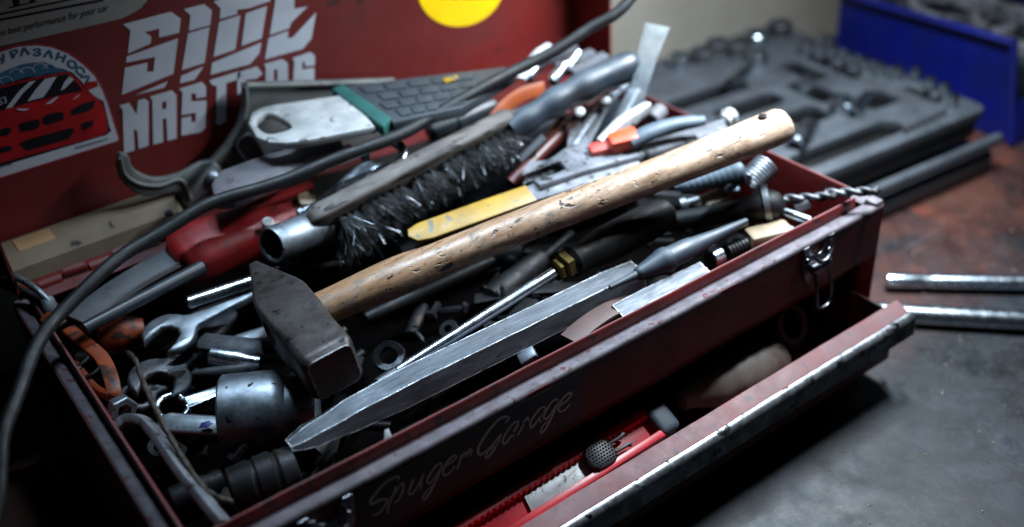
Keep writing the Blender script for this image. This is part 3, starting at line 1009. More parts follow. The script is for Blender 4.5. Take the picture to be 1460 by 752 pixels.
# ------------------------------------------------------------------ long cold chisel along the front
pa, pb = at(412, 636, -0.016), at(905, 394, -0.020)
n_ = 40
pts = [pa + (pb - pa) * (i / n_) for i in range(n_ + 1)]
rad = []
for i in range(n_ + 1):
    f = i / n_
    w_ = interp([(0, 0.0045), (0.02, 0.0070), (0.06, 0.0092), (0.16, 0.0116), (0.3, 0.0128), (0.9, 0.0128), (1, 0.0114)], f)
    h_ = interp([(0, 0.0014), (0.02, 0.0028), (0.08, 0.0056), (0.18, 0.0098), (0.3, 0.0120), (0.9, 0.0120), (1, 0.0104)], f)
    rad.append((w_ + random.uniform(-1, 1) * 0.00014, h_ + random.uniform(-1, 1) * 0.00014))
ch_t = (pb - pa).normalized()
ch_up = V((-0.06, -0.20, 0.97))
ch_up = (ch_up - ch_t * ch_up.dot(ch_t)).normalized()
item('cold_chisel', sweep(pts, rad, shape=circ(6), up=ch_up), M['bar_steel'], 'long grey steel chisel bar with worn edges painted bright as highlights lying along the front rim', 'chisel', ang=25)

# ------------------------------------------------------------------ screwdriver with chrome shaft
a, b = at(545, 545, -0.012), at(792, 387, -0.004)
t = thing('screwdriver', 'screwdriver with polished round shaft and brass hex bolster beneath the hammer handle', 'screwdriver', a)
d = (b - a).normalized()
make('shaft', lathe(a, b, [(0.010, 0.0028), (0.012, 0.0036), ((b - a).length, 0.0037)], 24), M['chrome'], t)
make('sleeve', lathe(a - d * 0.004, b, [(0, 0.0030), (0.001, 0.0040), (0.0135, 0.0041), (0.0145, 0.0034)], 20), M['dark_plastic'], t)
tip = at(486, 592, -0.020)
bl = []
for f, wd, ht in ((0, 0.0028, 0.0028), (0.25, 0.0032, 0.0026), (0.55, 0.0046, 0.0014), (1, 0.0042, 0.0005)):
    c = a + (tip - a) * f
    x = V((0, 0, 1)).cross(d).normalized()
    y = d.cross(x)
    bl.append([c + x * p + y * q for p, q in rrect(wd * 2, ht * 2, ht * 0.6, 3)])
make('blade', loft(bl), M['chrome'], t)
hexs = circ(6, 0.3)
make('bolster_nut', join(lathe(b - d * 0.001, b + d, [(0, 0.0062), (0.0015, 0.0076), (0.0035, 0.0076), (0.005, 0.0062)], shape=hexs), lathe(b + d * 0.004, b + d, [(0, 0.0078), (0.0015, 0.0094), (0.0065, 0.0094), (0.008, 0.0078)], shape=hexs)), M['brass'], t, ang=20)
hl = at(975, 292, -0.004)
make('handle', lathe(b + d * 0.010, hl, [(0, 0.008), (0.004, 0.0105), (0.015, 0.0095), (0.03, 0.012), (0.07, 0.0125), (0.088, 0.011), (0.093, 0.006)], 20), M['shade_black'], t)  # coloured near-black to vanish in the shade under the hammer handle

# ------------------------------------------------------------------ centre punch
a, b = at(868, 411, -0.006), at(1064, 316, 0.000)
L_ = (b - a).length
item('centre_punch', lathe(a, b, [(0, 0.0008), (0.001, 0.0016), (0.021, 0.0028), (0.022, 0.0040), (0.024, 0.0046), (0.040, 0.0080), (0.0415, 0.0088), (0.046, 0.0088), (0.047, 0.0078), (0.060, 0.0076), (0.066, 0.0070), (0.068, 0.0064), (0.085, 0.0046), (L_, 0.0024)], 26),
     M['blue_black'], 'blue grey metal punch with tapered tip and collar resting on the chisel end', 'punch')


# ------------------------------------------------------------------ wire brush
def wire_brush():
    a, b = at(452, 330, 0.012), at(742, 178, 0.028)
    t = thing('wire_brush', 'wire brush on its side, grimy wooden back, black handle', 'brush', a)
    ax = (b - a).normalized()
    n = V((-0.08, -0.82, -0.38))
    n = (n - ax * n.dot(ax)).normalized()          # the way the bristles point
    s = n.cross(ax)
    if s.z < 0:
        s = -s
    L_ = (b - a).length
    rings = []
    for f, ww, th in ((-0.02, 0.022, 0.009), (0.0, 0.030, 0.0120), (0.04, 0.033, 0.0130), (0.5, 0.034, 0.0130), (0.93, 0.031, 0.0125), (0.98, 0.022, 0.0105), (1.03, 0.017, 0.011)):
        c = a + ax * (L_ * f) - n * 0.004
        rings.append([c + s * p + n * q for p, q in rrect(ww, th, 0.003, 3)])
    make('wooden_back', loft(rings), M['brush_wood'], t, ang=40)
    # bristles in tufts
    rnd = random.Random(3)
    nrow, ncol = 5, 25
    dark, brt = ([], []), ([], [])

    def wire(q, dv, bend, ln, r, tgt):
        vs, fs = tgt
        x = dv.cross(V((0.3, 0.2, 1))).normalized()
        y = dv.cross(x)
        o = len(vs)
        for m_ in range(5):
            f = m_ / 4
            p = q + dv * (ln * f) + bend * (ln * 0.45 * f * f)
            for an in (0, 2.094, 4.189):
                vs.append(p + (x * math.cos(an) + y * math.sin(an)) * r * (1 - 0.3 * f))
        for m_ in range(4):
            for e in range(3):
                fs.append((o + m_ * 3 + e, o + m_ * 3 + (e + 1) % 3, o + m_ * 3 + 3 + (e + 1) % 3, o + m_ * 3 + 3 + e))

    for i in range(ncol):
        for j in range(nrow):
            if rnd.random() < 0.08 or (i < 3 and j > 1 and rnd.random() < 0.6):
                continue
            c = a + ax * (L_ * (0.05 + 0.88 * (i + 0.5 * (j % 2)) / ncol)) + n * 0.0022 + s * ((j - (nrow - 1) / 2) * 0.0052 - 0.0032)
            lean = ax * rnd.uniform(-0.6, 0.6) + s * (rnd.uniform(-0.6, 0.25) + (j - 1.5) * 0.2)
            for k in range(44):
                q = c + ax * rnd.uniform(-0.0013, 0.0013) + s * rnd.uniform(-0.0013, 0.0013)
                dv = (n + lean * 0.8 + ax * rnd.gauss(0, 0.24) + s * rnd.gauss(-0.08, 0.22)).normalized()
                bend = ax * rnd.gauss(0, 0.5) + V((0, 0, -0.40)) + s * rnd.gauss(0, 0.4)
                far = max(0, 1 - i / 9)
                ln = rnd.uniform(0.008, 0.016) + 0.007 * far * rnd.random()
                if rnd.random() < 0.045:
                    wire(q, dv, bend * 1.4, ln * 1.15, 0.00015, brt)
                else:
                    wire(q, dv, bend, ln, 0.00015, dark)
    make('bristles', dark, M['wire'], t, ang=0, stuff=True, weld=False)
    make('bristles', brt, M['wire_glint'], t, ang=0, stuff=True, weld=False)
    hb = at(728, 186, 0.030)
    he = at(907, 91, 0.052)
    N = 30
    pts = [hb + (he - hb) * (i / N) + V((0, 0, 0.004 * math.sin(math.pi * i / N))) for i in range(N + 1)]
    tab = [(0, 0.0085), (0.12, 0.0100), (0.22, 0.0090), (0.34, 0.0112), (0.46, 0.0098), (0.58, 0.0118), (0.72, 0.0105), (0.9, 0.0118), (0.97, 0.0112), (1, 0.0085)]
    rad = [(interp(tab, i / N) * 0.92, interp(tab, i / N)) for i in range(N + 1)]
    make('handle', sweep(pts, rad, 22), M['blue_black'], t, ang=60)


wire_brush()

# ------------------------------------------------------------------ black cable draped over everything
cp = [(-22, 800, -0.03), (-4, 700, -0.01), (10, 610, 0.006), (30, 545, 0.014), (62, 478, 0.020), (112, 420, 0.026), (180, 362, 0.032), (260, 312, 0.038), (340, 277, 0.042), (450, 240, 0.046), (560, 196, 0.052),
      (640, 153, 0.058), (740, 98, 0.068), (820, 55, 0.080), (872, 22, 0.092), (912, -14, 0.105), (960, -70, 0.125)]
cb = smooth_path([at(*q) for q in cp], 8)
cb = [p + V((0.0007 * math.sin(i * 0.31), 0.0006 * math.sin(i * 0.53 + 1), 0.0010 * math.sin(i * 0.41 + 2))) for i, p in enumerate(cb)]
item('black_cable', sweep(cb, [0.0042 + 0.00012 * math.sin(i * 1.7) for i in range(len(cb))], 18), M['rubber'], 'thick black rubber cable draped across the whole toolbox', 'cable', ang=60)

# ------------------------------------------------------------------ yellow scraper under the hammer handle
a, b = at(590, 336, 0.008), at(905, 224, 0.012)
t = thing('scraper', 'flat scraper with bright yellow painted grip under the hammer handle', 'scraper', a)
ln = (b - a).length
u_ = (b - a)
wv = 0.0075
make('grip', plate([[(-0.004, 0.0), (-0.002, 0.0052), (0.006, wv), (0.05, wv * 1.05), (0.088, wv), (0.088, -wv), (0.05, -wv * 1.05), (0.010, -wv * 1.05), (0.0, -0.006)]], a, u_, (-0.1, -0.35, 1), 0.0032, 0.0009), M['yellow_paint'], t)
make('blade', plate([[(0.086, wv * 0.9), (ln * 0.8, wv * 1.5), (ln, wv * 1.9), (ln, -wv * 1.6), (ln * 0.7, -wv), (0.086, -wv * 0.9)]], a - V((0, 0, 0.0006)), u_, (-0.1, -0.35, 1), 0.0018, 0.0003), M['dusty_steel'], t)


# ------------------------------------------------------------------ spanners
def spanner(name, pa, pb, R, wsh, thick, m, label, group=None, ring=True, openj=True, N=(0, 0, 1), jaw=15, jw=0.62, ring_r=None):
    """combination spanner: ring at a, open jaw at b"""
    pa, pb = V(pa), V(pb)
    L_ = (pb - pa).length
    out, loops = [], []
    h = wsh / 2
    Rr = ring_r or R * 0.85
    if ring:
        al = math.asin(min(0.95, h * 1.25 / Rr))
        out += [(Rr * math.cos(al + (2 * math.pi - 2 * al) * i / 22), Rr * math.sin(al + (2 * math.pi - 2 * al) * i / 22)) for i in range(23)]
        hole = []
        for i in range(24):
            r = Rr * (0.66 if i % 2 else 0.60)
            hole.append((r * math.cos(2 * math.pi * i / 24), r * math.sin(2 * math.pi * i / 24)))
        loops.append(hole)
    else:
        out += [(0, h), (-h * 0.8, h * 0.6), (-h, 0), (-h * 0.8, -h * 0.6), (0, -h)]
    out += [(L_ * 0.2, -h), (L_ * 0.75, -h)]
    if openj:
        be = math.pi + math.asin(min(0.95, h * 1.25 / R))
        j = math.radians(jaw)
        jh = R * jw * 0.8
        # lower arc up to the jaw tip
        tip = math.asin(jh / R)
        e1 = 2 * math.pi + j - tip
        out += [(L_ + R * math.cos(be + (e1 - be) * i / 10), R * math.sin(be + (e1 - be) * i / 10)) for i in range(11)]
        c, s = math.cos(j), math.sin(j)
        for x, y in ((R * 0.30, -jh), (-R * 0.10, -jh * 0.8), (-R * 0.28, -jh * 0.3), (-R * 0.28, jh * 0.3), (-R * 0.10, jh * 0.8), (R * 0.30, jh)):
            out.append((L_ + x * c - y * s, x * s + y * c))
        s1, s2 = j + tip, math.pi - math.asin(min(0.95, h * 1.25 / R))
        out += [(L_ + R * math.cos(s1 + (s2 - s1) * i / 10), R * math.sin(s1 + (s2 - s1) * i / 10)) for i in range(11)]
    else:
        out += [(L_, -h * 0.9), (L_ + h * 0.7, 0), (L_, h * 0.9)]
    out += [(L_ * 0.75, h), (L_ * 0.2, h)]
    return item(name, plate([out] + loops, pa, pb - pa, N, thick, thick * 0.28), m, label, 'spanner', group, ang=50)


G1 = 'spanners in the toolbox'
spanner('combination_spanner', at(548, 221, 0.034), at(430, 322, 0.016), 0.016, 0.014, 0.0062, M['chrome'], 'shiny ring spanner lying between the cable and the wire brush', G1, openj=False, ring_r=0.0165, N=(-0.1, -0.25, 1))
spanner('open_spanner', at(380, 405, -0.014), at(242, 478, -0.016), 0.0165, 0.012, 0.006, M['steel'], 'open jawed spanner beside the red screwdriver handle at the left end', G1, ring=False, N=(-0.15, -0.2, 1), jaw=24)
spanner('open_spanner', at(325, 452, -0.036), at(228, 543, -0.028), 0.0185, 0.013, 0.006, M['dull_steel'], 'large open jawed spanner behind the rusty hook rod', G1, ring=False, N=(0.1, -0.25, 1), jaw=20)
spanner('flat_spanner', at(272, 486, -0.026), at(430, 505, -0.030), 0.014, 0.0125, 0.005, M['dull_steel'], 'flat dark spanner shank left of the hammer head', G1, ring=False, openj=False, N=(-0.1, -0.4, 1))
spanner('ring_spanner', at(246, 583, -0.034), at(350, 548, -0.040), 0.013, 0.009, 0.006, M['chrome'], 'shiny bent ring spanner left of the big socket', G1, openj=False, N=(0.1, -0.3, 1))
o = spanner('stub_spanner', at(240, 604, -0.030), at(345, 611, -0.034), 0.011, 0.0125, 0.0055, M['steel'], 'short spanner with a blue paint mark running under the big socket', G1, ring=False, openj=False, N=(-0.1, -0.4, 1))
bp = at(293, 607, -0.028)
make('blue_paint_mark', plate([[(-0.0035, -0.0018), (0.001, -0.0022), (0.0045, 0.0002), (0.002, 0.002), (-0.002, 0.0014)]], bp + V((0, 0, 0.0008)), (0.83, -0.5, 0.0), (-0.1, -0.4, 1), 0.0005, 0.0001), M['blue_bin'], o)

# tube spanner with a twelve-point mouth
a, b = at(301, 508, -0.030), at(372, 518, -0.034)
item('tube_socket', lathe(a, b, [(0.012, 0.0040), (0.0, 0.0042), (-0.0002, 0.0056), (0.0008, 0.0064), (0.018, 0.0066), (0.024, 0.0052), ((b - a).length, 0.005)], 24, cap=False), M['chrome'], 'small chrome tube socket whose open mouth faces left, left of the hammer head', 'socket')
item('taper_drift', lathe(at(272, 533, -0.034), at(372, 525, -0.036), [(0, 0.0008), (0.003, 0.0022), (0.03, 0.0048), (0.042, 0.005)], 16), M['dull_steel'], 'dark tapered drift just above the big chrome socket', 'drift')

# big socket and ribbed dark socket
a = at(319, 592, -0.034)
ax_ = V((0.85, -0.50, -0.02)).normalized()
item('big_socket', lathe(a, a + ax_, [(0.010, 0.0150), (0.0005, 0.0158), (0.0, 0.0222), (0.0012, 0.0234), (0.030, 0.0236), (0.034, 0.0228), (0.038, 0.0190), (0.052, 0.0186), (0.054, 0.0172)], 48), M['steel'], 'large smooth chrome socket lying on its side below the hammer head', 'socket')
a, b = at(328, 703, -0.030), at(404, 676, -0.030)
item('ribbed_socket', lathe(a, b, [(0, 0.009), (0.001, 0.0128), (0.012, 0.0140), (0.013, 0.0130), (0.0145, 0.0130), (0.0155, 0.0142), (0.024, 0.0146), (0.025, 0.0132), (0.0265, 0.0132), (0.028, 0.0140), (0.036, 0.0130), (0.037, 0.009)], 36), M['dark_metal'], 'dark ribbed socket by the front rim below the chisel tip', 'socket')

# flat puller arm with a hooked top
path = smooth_path([at(168, 640, -0.030), at(165, 614, -0.016), at(180, 598, -0.012), at(203, 600, -0.010), at(224, 622, -0.009), at(262, 676, -0.010), at(320, 748, -0.012)], 8)
item('puller_arm', sweep(path, 1.0, shape=rrect(0.0075, 0.0050, 0.0012, 2), up=(0, 0, 1)), M['dusty_steel'], 'grey flat puller arm with hooked top at the left end of the box', 'puller')
# rusty hook rod
path = smooth_path([at(183, 503, 0.000), at(194, 516, 0.002), at(205, 548, 0.002), at(226, 592, 0.0), at(252, 640, -0.006), at(287, 692, -0.010), at(312, 710, -0.012), at(332, 716, -0.013)], 6)
item('hook_rod', sweep(path, [0.0012 + 0.0006 * math.sin(i * 0.9) ** 2 for i in range(len(path))], 10), M['rust'], 'thin rusty bent rod beside the puller arm', 'rod')
item('hex_nut', join(lathe(at(170, 580, -0.018), at(182, 590, -0.016), [(0.006, 0.0042), (0, 0.0042), (0, 0.0075), (0.001, 0.0082), (0.007, 0.0082), (0.008, 0.0075), (0.008, 0.0042)], shape=circ(6), cap=False)), M['steel'], 'steel hex nut lying against the left wall behind the puller arm', 'nut', ang=20)

# ring end in the dark under the screwdriver
a = at(556, 512, -0.030)
item('ring_end', lathe(a, a + V((-0.3, -0.45, 0.85)), [(0, 0.0056), (0, 0.0092), (0.0012, 0.0102), (0.005, 0.0102), (0.0065, 0.0092), (0.0065, 0.0056), (0, 0.0056)], 28, cap=False), M['chrome'], 'chrome ring half hidden under the screwdriver shaft', 'ring')

# ------------------------------------------------------------------ left end: orange clip, red handle, tube
def ribbon(pts, width, thick, k=6, up=(0, 0, 1), r=0.0004):
    return sweep(smooth_path(pts, k), 1.0, shape=rrect(width, thick, min(r, thick * 0.45), 2), up=up)


item('orange_clip', join(ribbon([at(98, 470, -0.006), at(122, 490, -0.006), at(146, 512, -0.008), at(160, 545, -0.010), at(160, 565, -0.014), at(140, 556, -0.016), at(118, 530, -0.016), at(104, 512, -0.016)], 0.0085, 0.0035, r=0.0012)), M['orange'], 'dirty orange plastic clip against the left wall', 'clip')
item('orange_grip', lathe(at(140, 482, -0.020), at(206, 470, -0.022), [(0, 0.006), (0.002, 0.0095), (0.012, 0.0110), (0.022, 0.0098), (0.028, 0.007)], 18), M['orange'], 'rust orange stubby grip under the grey strip', 'grip')
item('small_orange_strap', ribbon([at(62, 460, 0.002), at(72, 450, 0.004), at(90, 462, 0.0)], 0.006, 0.002), M['orange'], 'bright orange strap end in the rear left corner', 'strap')
for k, (x, y) in enumerate(((112, 510), (128, 524))):
    c = at(x, y, -0.010)
    item('o_ring', sweep([c + V((0.0075 * math.cos(i / 24 * 6.283), 0.0075 * math.sin(i / 24 * 6.283), 0.002 * math.cos(i / 24 * 6.283))) for i in range(24)], 0.0014, 8, closed=True), M['rubber'],
         ('upper black ring beside the orange clip', 'lower black ring beside the orange clip')[k], 'ring', 'black rings by the orange clip', ang=60)

# red handled screwdriver
a, b = at(246, 374, 0.002), at(424, 303, 0.004)
t = thing('red_handled_tool', 'chunky red plastic handle under the black cable', 'hand tool', a)
N = 22
ax = (b - a)
pts, rad = [], []
for i in range(N + 1):
    f = i / N
    pts.append(a + ax * f)
    wd = interp([(0, 0.010), (0.05, 0.0165), (0.18, 0.0192), (0.6, 0.0175), (0.85, 0.0130), (1, 0.010)], f)
    rad.append((wd, wd * 0.80))
make('grip', sweep(pts, rad, shape=rrect(2, 2, 0.62, 5), up=(-0.1, -0.30, 1)), M['red_plastic'], t, ang=50)
c = at(381, 314, 0.0165)
make('white_cap', lathe(c - V((0, 0, 0.006)), c + V((-0.1, -0.3, 1)), [(0, 0.0040), (0.006, 0.0040), (0.0066, 0.0034), (0.0068, 0)], 18), M['white'], t)
item('chrome_rod', lathe(at(266, 433, -0.006), at(410, 385, -0.008), [(0, 0.0030), (0.0012, 0.0044), (0.062, 0.0044)], 24), M['chrome'], 'short chrome rod running under the peen of the hammer', 'rod')
item('chrome_rod', lathe(at(282, 447, -0.014), at(372, 412, -0.014), [(0, 0.0024), (0.001, 0.0032), (0.05, 0.0032)], 20), M['dull_steel'], 'thinner dull rod below the short chrome rod', 'rod')
item('red_plier_handle', ribbon([at(300, 328, 0.012), at(350, 300, 0.016), at(400, 281, 0.018), at(444, 264, 0.018)], 0.008, 0.006, r=0.002), M['red_plastic'], 'red plastic plier handle just below the cable', 'pliers')
item('plier_jaw', plate([[(0, 0), (0.003, 0.006), (0.010, 0.011), (0.019, 0.013), (0.022, 0.010), (0.015, 0.007), (0.012, 0.002), (0.015, -0.003), (0.010, -0.006), (0.003, -0.004)]], at(430, 296, 0.012), at(470, 262, 0.014) - at(430, 296, 0.012), (-0.2, -0.4, 1), 0.006, 0.0015), M['tan'], 'pale worn hooked jaw beside the brush end', 'jaw')
item('olive_shank', ribbon([at(452, 290, 0.008), at(486, 262, 0.012), at(512, 244, 0.014)], 0.0085, 0.005, r=0.0018), M['beige'], 'olive grey shank under the cable beside the ring spanner', 'shank')
item('small_bolt', join(lathe(at(424, 306, 0.012), at(440, 298, 0.013), [(0, 0.0026), (0.001, 0.0034), (0.004, 0.0034), (0.005, 0.0022), (0.012, 0.0022)], shape=circ(8))), M['steel'], 'little steel bolt beside the hooked jaw', 'bolt')
# tube with open mouth
a, b = at(387, 350, 0.018), at(482, 314, 0.006)
item('steel_tube', lathe(a, b, [(0.020, 0.0096), (0.0, 0.0099), (-0.0003, 0.0112), (0.0008, 0.0117), (0.045, 0.0119)], 36, cap=False), M['steel'], 'steel tube with dark open mouth at the end of the wire brush', 'tube')

# grey strip and dark rod below the cable
item('grey_strip', ribbon([at(112, 458, -0.002), at(168, 414, 0.002), at(240, 372, 0.006), at(330, 330, 0.006)], 0.024, 0.0016), M['pale_grey'], 'pale grey metal strip running below the cable', 'strip')
item('dark_rod', lathe(at(118, 470, 0.006), at(290, 380, 0.004), [(0, 0.0028), (0.001, 0.0040), (0.03, 0.0042), (0.085, 0.0046)], 16), M['dark_plastic'], 'black rod lying over the pale grey strip', 'rod')

# chrome brake hose at the left edge
hp = smooth_path([at(-20, 392, 0.010), at(5, 390, 0.012), at(30, 399, 0.012), at(52, 413, 0.010), at(70, 430, 0.004)], 6)
t = thing('bowden_cable', 'silver bowden cable with ferrule hooking over the left rear corner', 'cable', at(72, 436, -0.002))
make('sheath', sweep(hp, 0.0022, 10), M['steel'], t, ang=60)
make('ferrule', lathe(at(66, 426, 0.004), at(76, 448, -0.002), [(0, 0.0032), (0.001, 0.0042), (0.006, 0.0044), (0.0065, 0.0050), (0.010, 0.0048), (0.012, 0.0036)], 16), M['dusty_steel'], t)
item('black_hose', sweep(smooth_path([at(-20, 396, 0.002), at(20, 411, 0.002), at(66, 432, 0.0)], 6), 0.0030, 10), M['rubber'], 'thin black hose below the silver bowden cable', 'hose', ang=60)

# ------------------------------------------------------------------ on the lid shelf: beige bar, grey gun, silver handle
t = thing('beige_bar', 'battered beige wooden bar lying on the shelf of the open lid', 'bar', at(140, 335, 0.0))
X0, X1 = -0.002, 0.116
pr = [(0.2835, -0.0028), (0.2835, 0.008), (0.2895, 0.0165), (0.3095, 0.0165), (0.3095, -0.0028)]
n = len(pr)
vs = [V((X0, y, z_)) for y, z_ in pr] + [V((X1 + (0.010 if y > 0.3 else -0.006), y, z_)) for y, z_ in pr]
fs = [(i, (i + 1) % n, n + (i + 1) % n, n + i) for i in range(n)] + [tuple(range(n))[::-1], tuple(range(n, 2 * n))]
make('bar', (vs, fs), M['beige'], t, ang=20)
make('bare_patch', bbox(0.006, 0.030, 0.2905, 0.3070, 0.0160, 0.0169, 0.0003), M['beige_pale'], t)
c = at(240, 303, 0.0168)
make('dark_hole', lathe(c - V((0, 0, 0.002)), c + V((0, 0, 1)), [(0, 0.0028), (0.0022, 0.0028), (0.0023, 0)], 16), M['sticker_dark'], t)

# cast grey sealant gun frame standing against the lid
YG = 0.300
Yp = lambda px, py: atY(px, py, YG)
org = Yp(345, 120)


def loc2(p):
    return [((q := Yp(x, y)).x - org.x, q.z - org.z) for x, y in p]


t = thing('sealant_gun', 'cast grey sealant gun frame leaning against the open lid', 'sealant gun', Yp(300, 280))
body = loc2([(345, 118), (560, 112), (600, 150), (520, 215), (400, 245), (340, 275), (302, 292), (286, 272), (281, 252), (294, 234), (320, 206), (338, 178), (345, 150)])
make('frame', plate([body], org, (1, 0, 0), (0, -1, 0), 0.006, 0.0015), M['iron_grey'], t)
edge = smooth_path([Yp(x, y) + V((0, -0.004, 0)) for x, y in ((281, 254), (294, 234), (320, 206), (338, 178), (346, 150), (346, 122))], 5) + [Yp(x, y) + V((0, -0.004, 0)) for x, y in ((348, 119), (450, 117), (556, 113))]
make('frame_edge', sweep(edge, [(0.0022, 0.0034)] * len(edge), 10, up=(0, 1, 0)), M['iron_grey'], t)
trg = [(167, 221), (174, 217), (182, 221), (187, 236), (199, 246), (222, 253), (256, 246), (285, 231), (304, 230), (316, 246), (300, 268), (284, 285), (262, 293), (252, 274), (226, 277), (200, 278), (176, 262), (166, 240)]
trg = [(q.x, q.y) for q in smooth_path([V((x, y, 0)) for x, y in trg], 3, closed=True)]
o2 = org + V((0, -0.0065, 0))
make('trigger', plate([[((q := atY(x, y, o2.y)).x - o2.x, q.z - o2.z) for x, y in trg]], o2, (1, 0, 0), (0, -1, 0), 0.007, 0.0022), M['iron_grey'], t)
rim_ = smooth_path([atY(x, y, o2.y - 0.004) for x, y in ((172, 226), (178, 248), (198, 262), (228, 265), (258, 257), (272, 284))], 6)
make('trigger_rib', sweep(rim_, 0.0014, 8), M['iron_grey'], t)
c = atY(301, 251, o2.y)
make('rivet', lathe(c + V((0, -0.002, 0)), c + V((0, -1, 0)), [(0, 0.0056), (0.003, 0.0054), (0.0048, 0.0042), (0.006, 0.0024), (0.0064, 0)], 22), M['steel'], t)
c = Yp(352, 212)
make('boss', plate([[(x * 0.0085, y * 0.0085 + (0.006 if y > 0 else -0.006)) for x, y in circ(28, 0.01)], [(x * 0.0058, y * 0.0058 + (0.006 if y > 0 else -0.006)) for x, y in circ(28, 0.01)]], c + V((0, -0.004, 0)), (0.95, 0, 0.3), (0, -1, 0), 0.005, 0.001), M['iron_grey'], t)

# silver flat handle with patterned sleeve
ZS = 0.056
Zp = lambda px, py: at(px, py, ZS)
O_ = Zp(357, 185)
X_ = (Zp(535, 160) - O_).normalized()
Y_ = V((0, 0, 1)).cross(X_)


def locz(p):
    return [((Zp(x, y) - O_).dot(X_), (Zp(x, y) - O_).dot(Y_)) for x, y in p]


t = thing('flat_tool', 'flat tool with white metal end, hanging hole and teal edged patterned sleeve', 'hand tool', O_)
endp = [(r.x, r.y) for r in smooth_path([V((x, y, 0)) for x, y in ((355, 180), (362, 165), (385, 156), (430, 149), (486, 141))], 4)] + [(500, 142), (536, 186), (452, 203), (410, 209), (385, 208), (366, 200)]
hole = [(r.x, r.y) for r in smooth_path([V((x, y, 0)) for x, y in ((366, 182), (370, 171), (384, 166), (400, 172), (417, 186), (400, 194), (380, 195))], 3, closed=True)]
make('metal_end', plate([locz(endp), locz(hole)], O_, X_, (0, 0, 1), 0.006, 0.0015), M['bright'], t)
make('teal_edge', plate([locz([(474, 134), (490, 127), (560, 176), (548, 190)])], O_, X_, (0, 0, 1), 0.009, 0.0015), M['teal'], t)
slv = [(492, 129), (600, 116), (720, 102), (735, 112), (660, 160), (562, 182)]
sl = make('sleeve', plate([locz(slv)], O_, X_, (0, 0, 1), 0.0075, 0.001), M['pattern_dark'], t)
for r_ in range(4):
    for c_ in range(6):
        u0 = 0.06 + c_ * 0.16 + (0.06 if r_ % 2 else 0)
        v0 = 0.08 + r_ * 0.23
        if u0 > 0.86:
            continue
        q = []
        for du, dv in ((0, 0), (0.13, 0), (0.13, 0.17), (0, 0.17)):
            u, v = u0 + du, v0 + dv
            x = (494 + 226 * u) * (1 - v) + (564 + 110 * u) * v
            y = (130 - 28 * u) * (1 - v) + (180 - 24 * u) * v
            q.append((x, y))
        make('tread_pad', plate([locz(q)], O_ + V((0, 0, 0.0042)), X_, (0, 0, 1), 0.0012, 0.0003), M['pattern_dark'], sl)
make('yellow_mark', plate([locz([(632, 122), (652, 117), (656, 122), (636, 128)])], O_ + V((0, 0, 0.0052)), X_, (0, 0, 1), 0.0006, 0.0001), M['yellow_paint'], sl)

# grey paddle under it
ZQ = 0.036
pd = [(302, 272), (314, 252), (380, 228), (440, 212), (488, 207), (494, 222), (445, 232), (410, 255), (335, 290), (308, 292)]
O2 = at(302, 272, ZQ)
X2 = (at(490, 215, ZQ) - O2).normalized()
Y2 = V((0, 0, 1)).cross(X2)
item('grey_paddle', plate([[((at(x, y, ZQ) - O2).dot(X2), (at(x, y, ZQ) - O2).dot(Y2)) for x, y in pd]], O2, X2, (0, 0, 1), 0.010, 0.0028), M['plastic_grey'], 'dusty grey plastic paddle behind the cable', 'paddle')
item('pink_tab', obox(at(492, 215, 0.034), X2, (0, 1, 0), (0.012, 0.010, 0.004), 0.001), M['salmon'], 'faded pink tab at the tip of the grey paddle', 'tab')

# ------------------------------------------------------------------ back right of the box: pliers, drivers, sockets
item('orange_strap', ribbon([at(704, 170, 0.020), at(722, 150, 0.026), at(744, 135, 0.030), at(776, 126, 0.030)], 0.010, 0.003, up=(0.3, -0.8, 0.6)), M['copper'], 'copper orange strap beside the brush handle', 'strap')
item('black_grip', lathe(at(610, 190, 0.010), at(722, 142, 0.016), [(0, 0.005), (0.003, 0.0072), (0.02, 0.0074), (0.021, 0.0062), (0.024, 0.0062), (0.025, 0.0076), (0.05, 0.0078), (0.060, 0.006)], 18), M['dark_plastic'], 'black grip in the shade below the cable', 'grip')
item('white_clip', ribbon([at(742, 112, 0.030), at(756, 92, 0.036), at(770, 76, 0.042), at(786, 66, 0.044)], 0.009, 0.0025), M['white'], 'pale clip standing against the lid above the cable', 'clip')
G2 = 'small chrome sockets at the back of the toolbox'
for k, (x, y, r, lab) in enumerate(((752, 112, 0.0050, 'chrome socket nearest the orange strap'), (766, 98, 0.0050, 'dark small socket at the back, second from the left'), (788, 118, 0.0048, 'chrome bit with a bright dot beside the brush handle'),
                                    (806, 102, 0.0062, 'largest chrome socket of those behind the brush handle'), (786, 88, 0.0050, 'chrome socket just under the cable near the lid'))):
    c = at(x, y, 0.026)
    item('small_socket', lathe(c, c + V((0.75, 0.25, 0.35)), [(0.006, r * 0.62), (0, r * 0.64), (0, r * 0.92), (0.001, r), (0.012, r), (0.013, r * 0.85), (0.02, r * 0.85)], 20), M['chrome'], lab, 'socket', G2)
for k, (p, q, m, lab) in enumerate((((800, 96), (842, 78), 'dusty_steel', 'grey bar end nearest the right end of the lid'), ((822, 102), (858, 84), 'dusty_steel', 'dull grey bar beside the brush handle top'), ((776, 86), (815, 70), 'pale_grey', 'light grey bar end under the cable near the lid'))):
    item('grey_bar', obox((at(*p, 0.028) + at(*q, 0.032)) / 2, at(*q, 0.032) - at(*p, 0.028), (0, 1, 0), (0.034, 0.010, 0.006), 0.001), M[m], lab, 'bar', 'grey bar ends at the back of the toolbox')
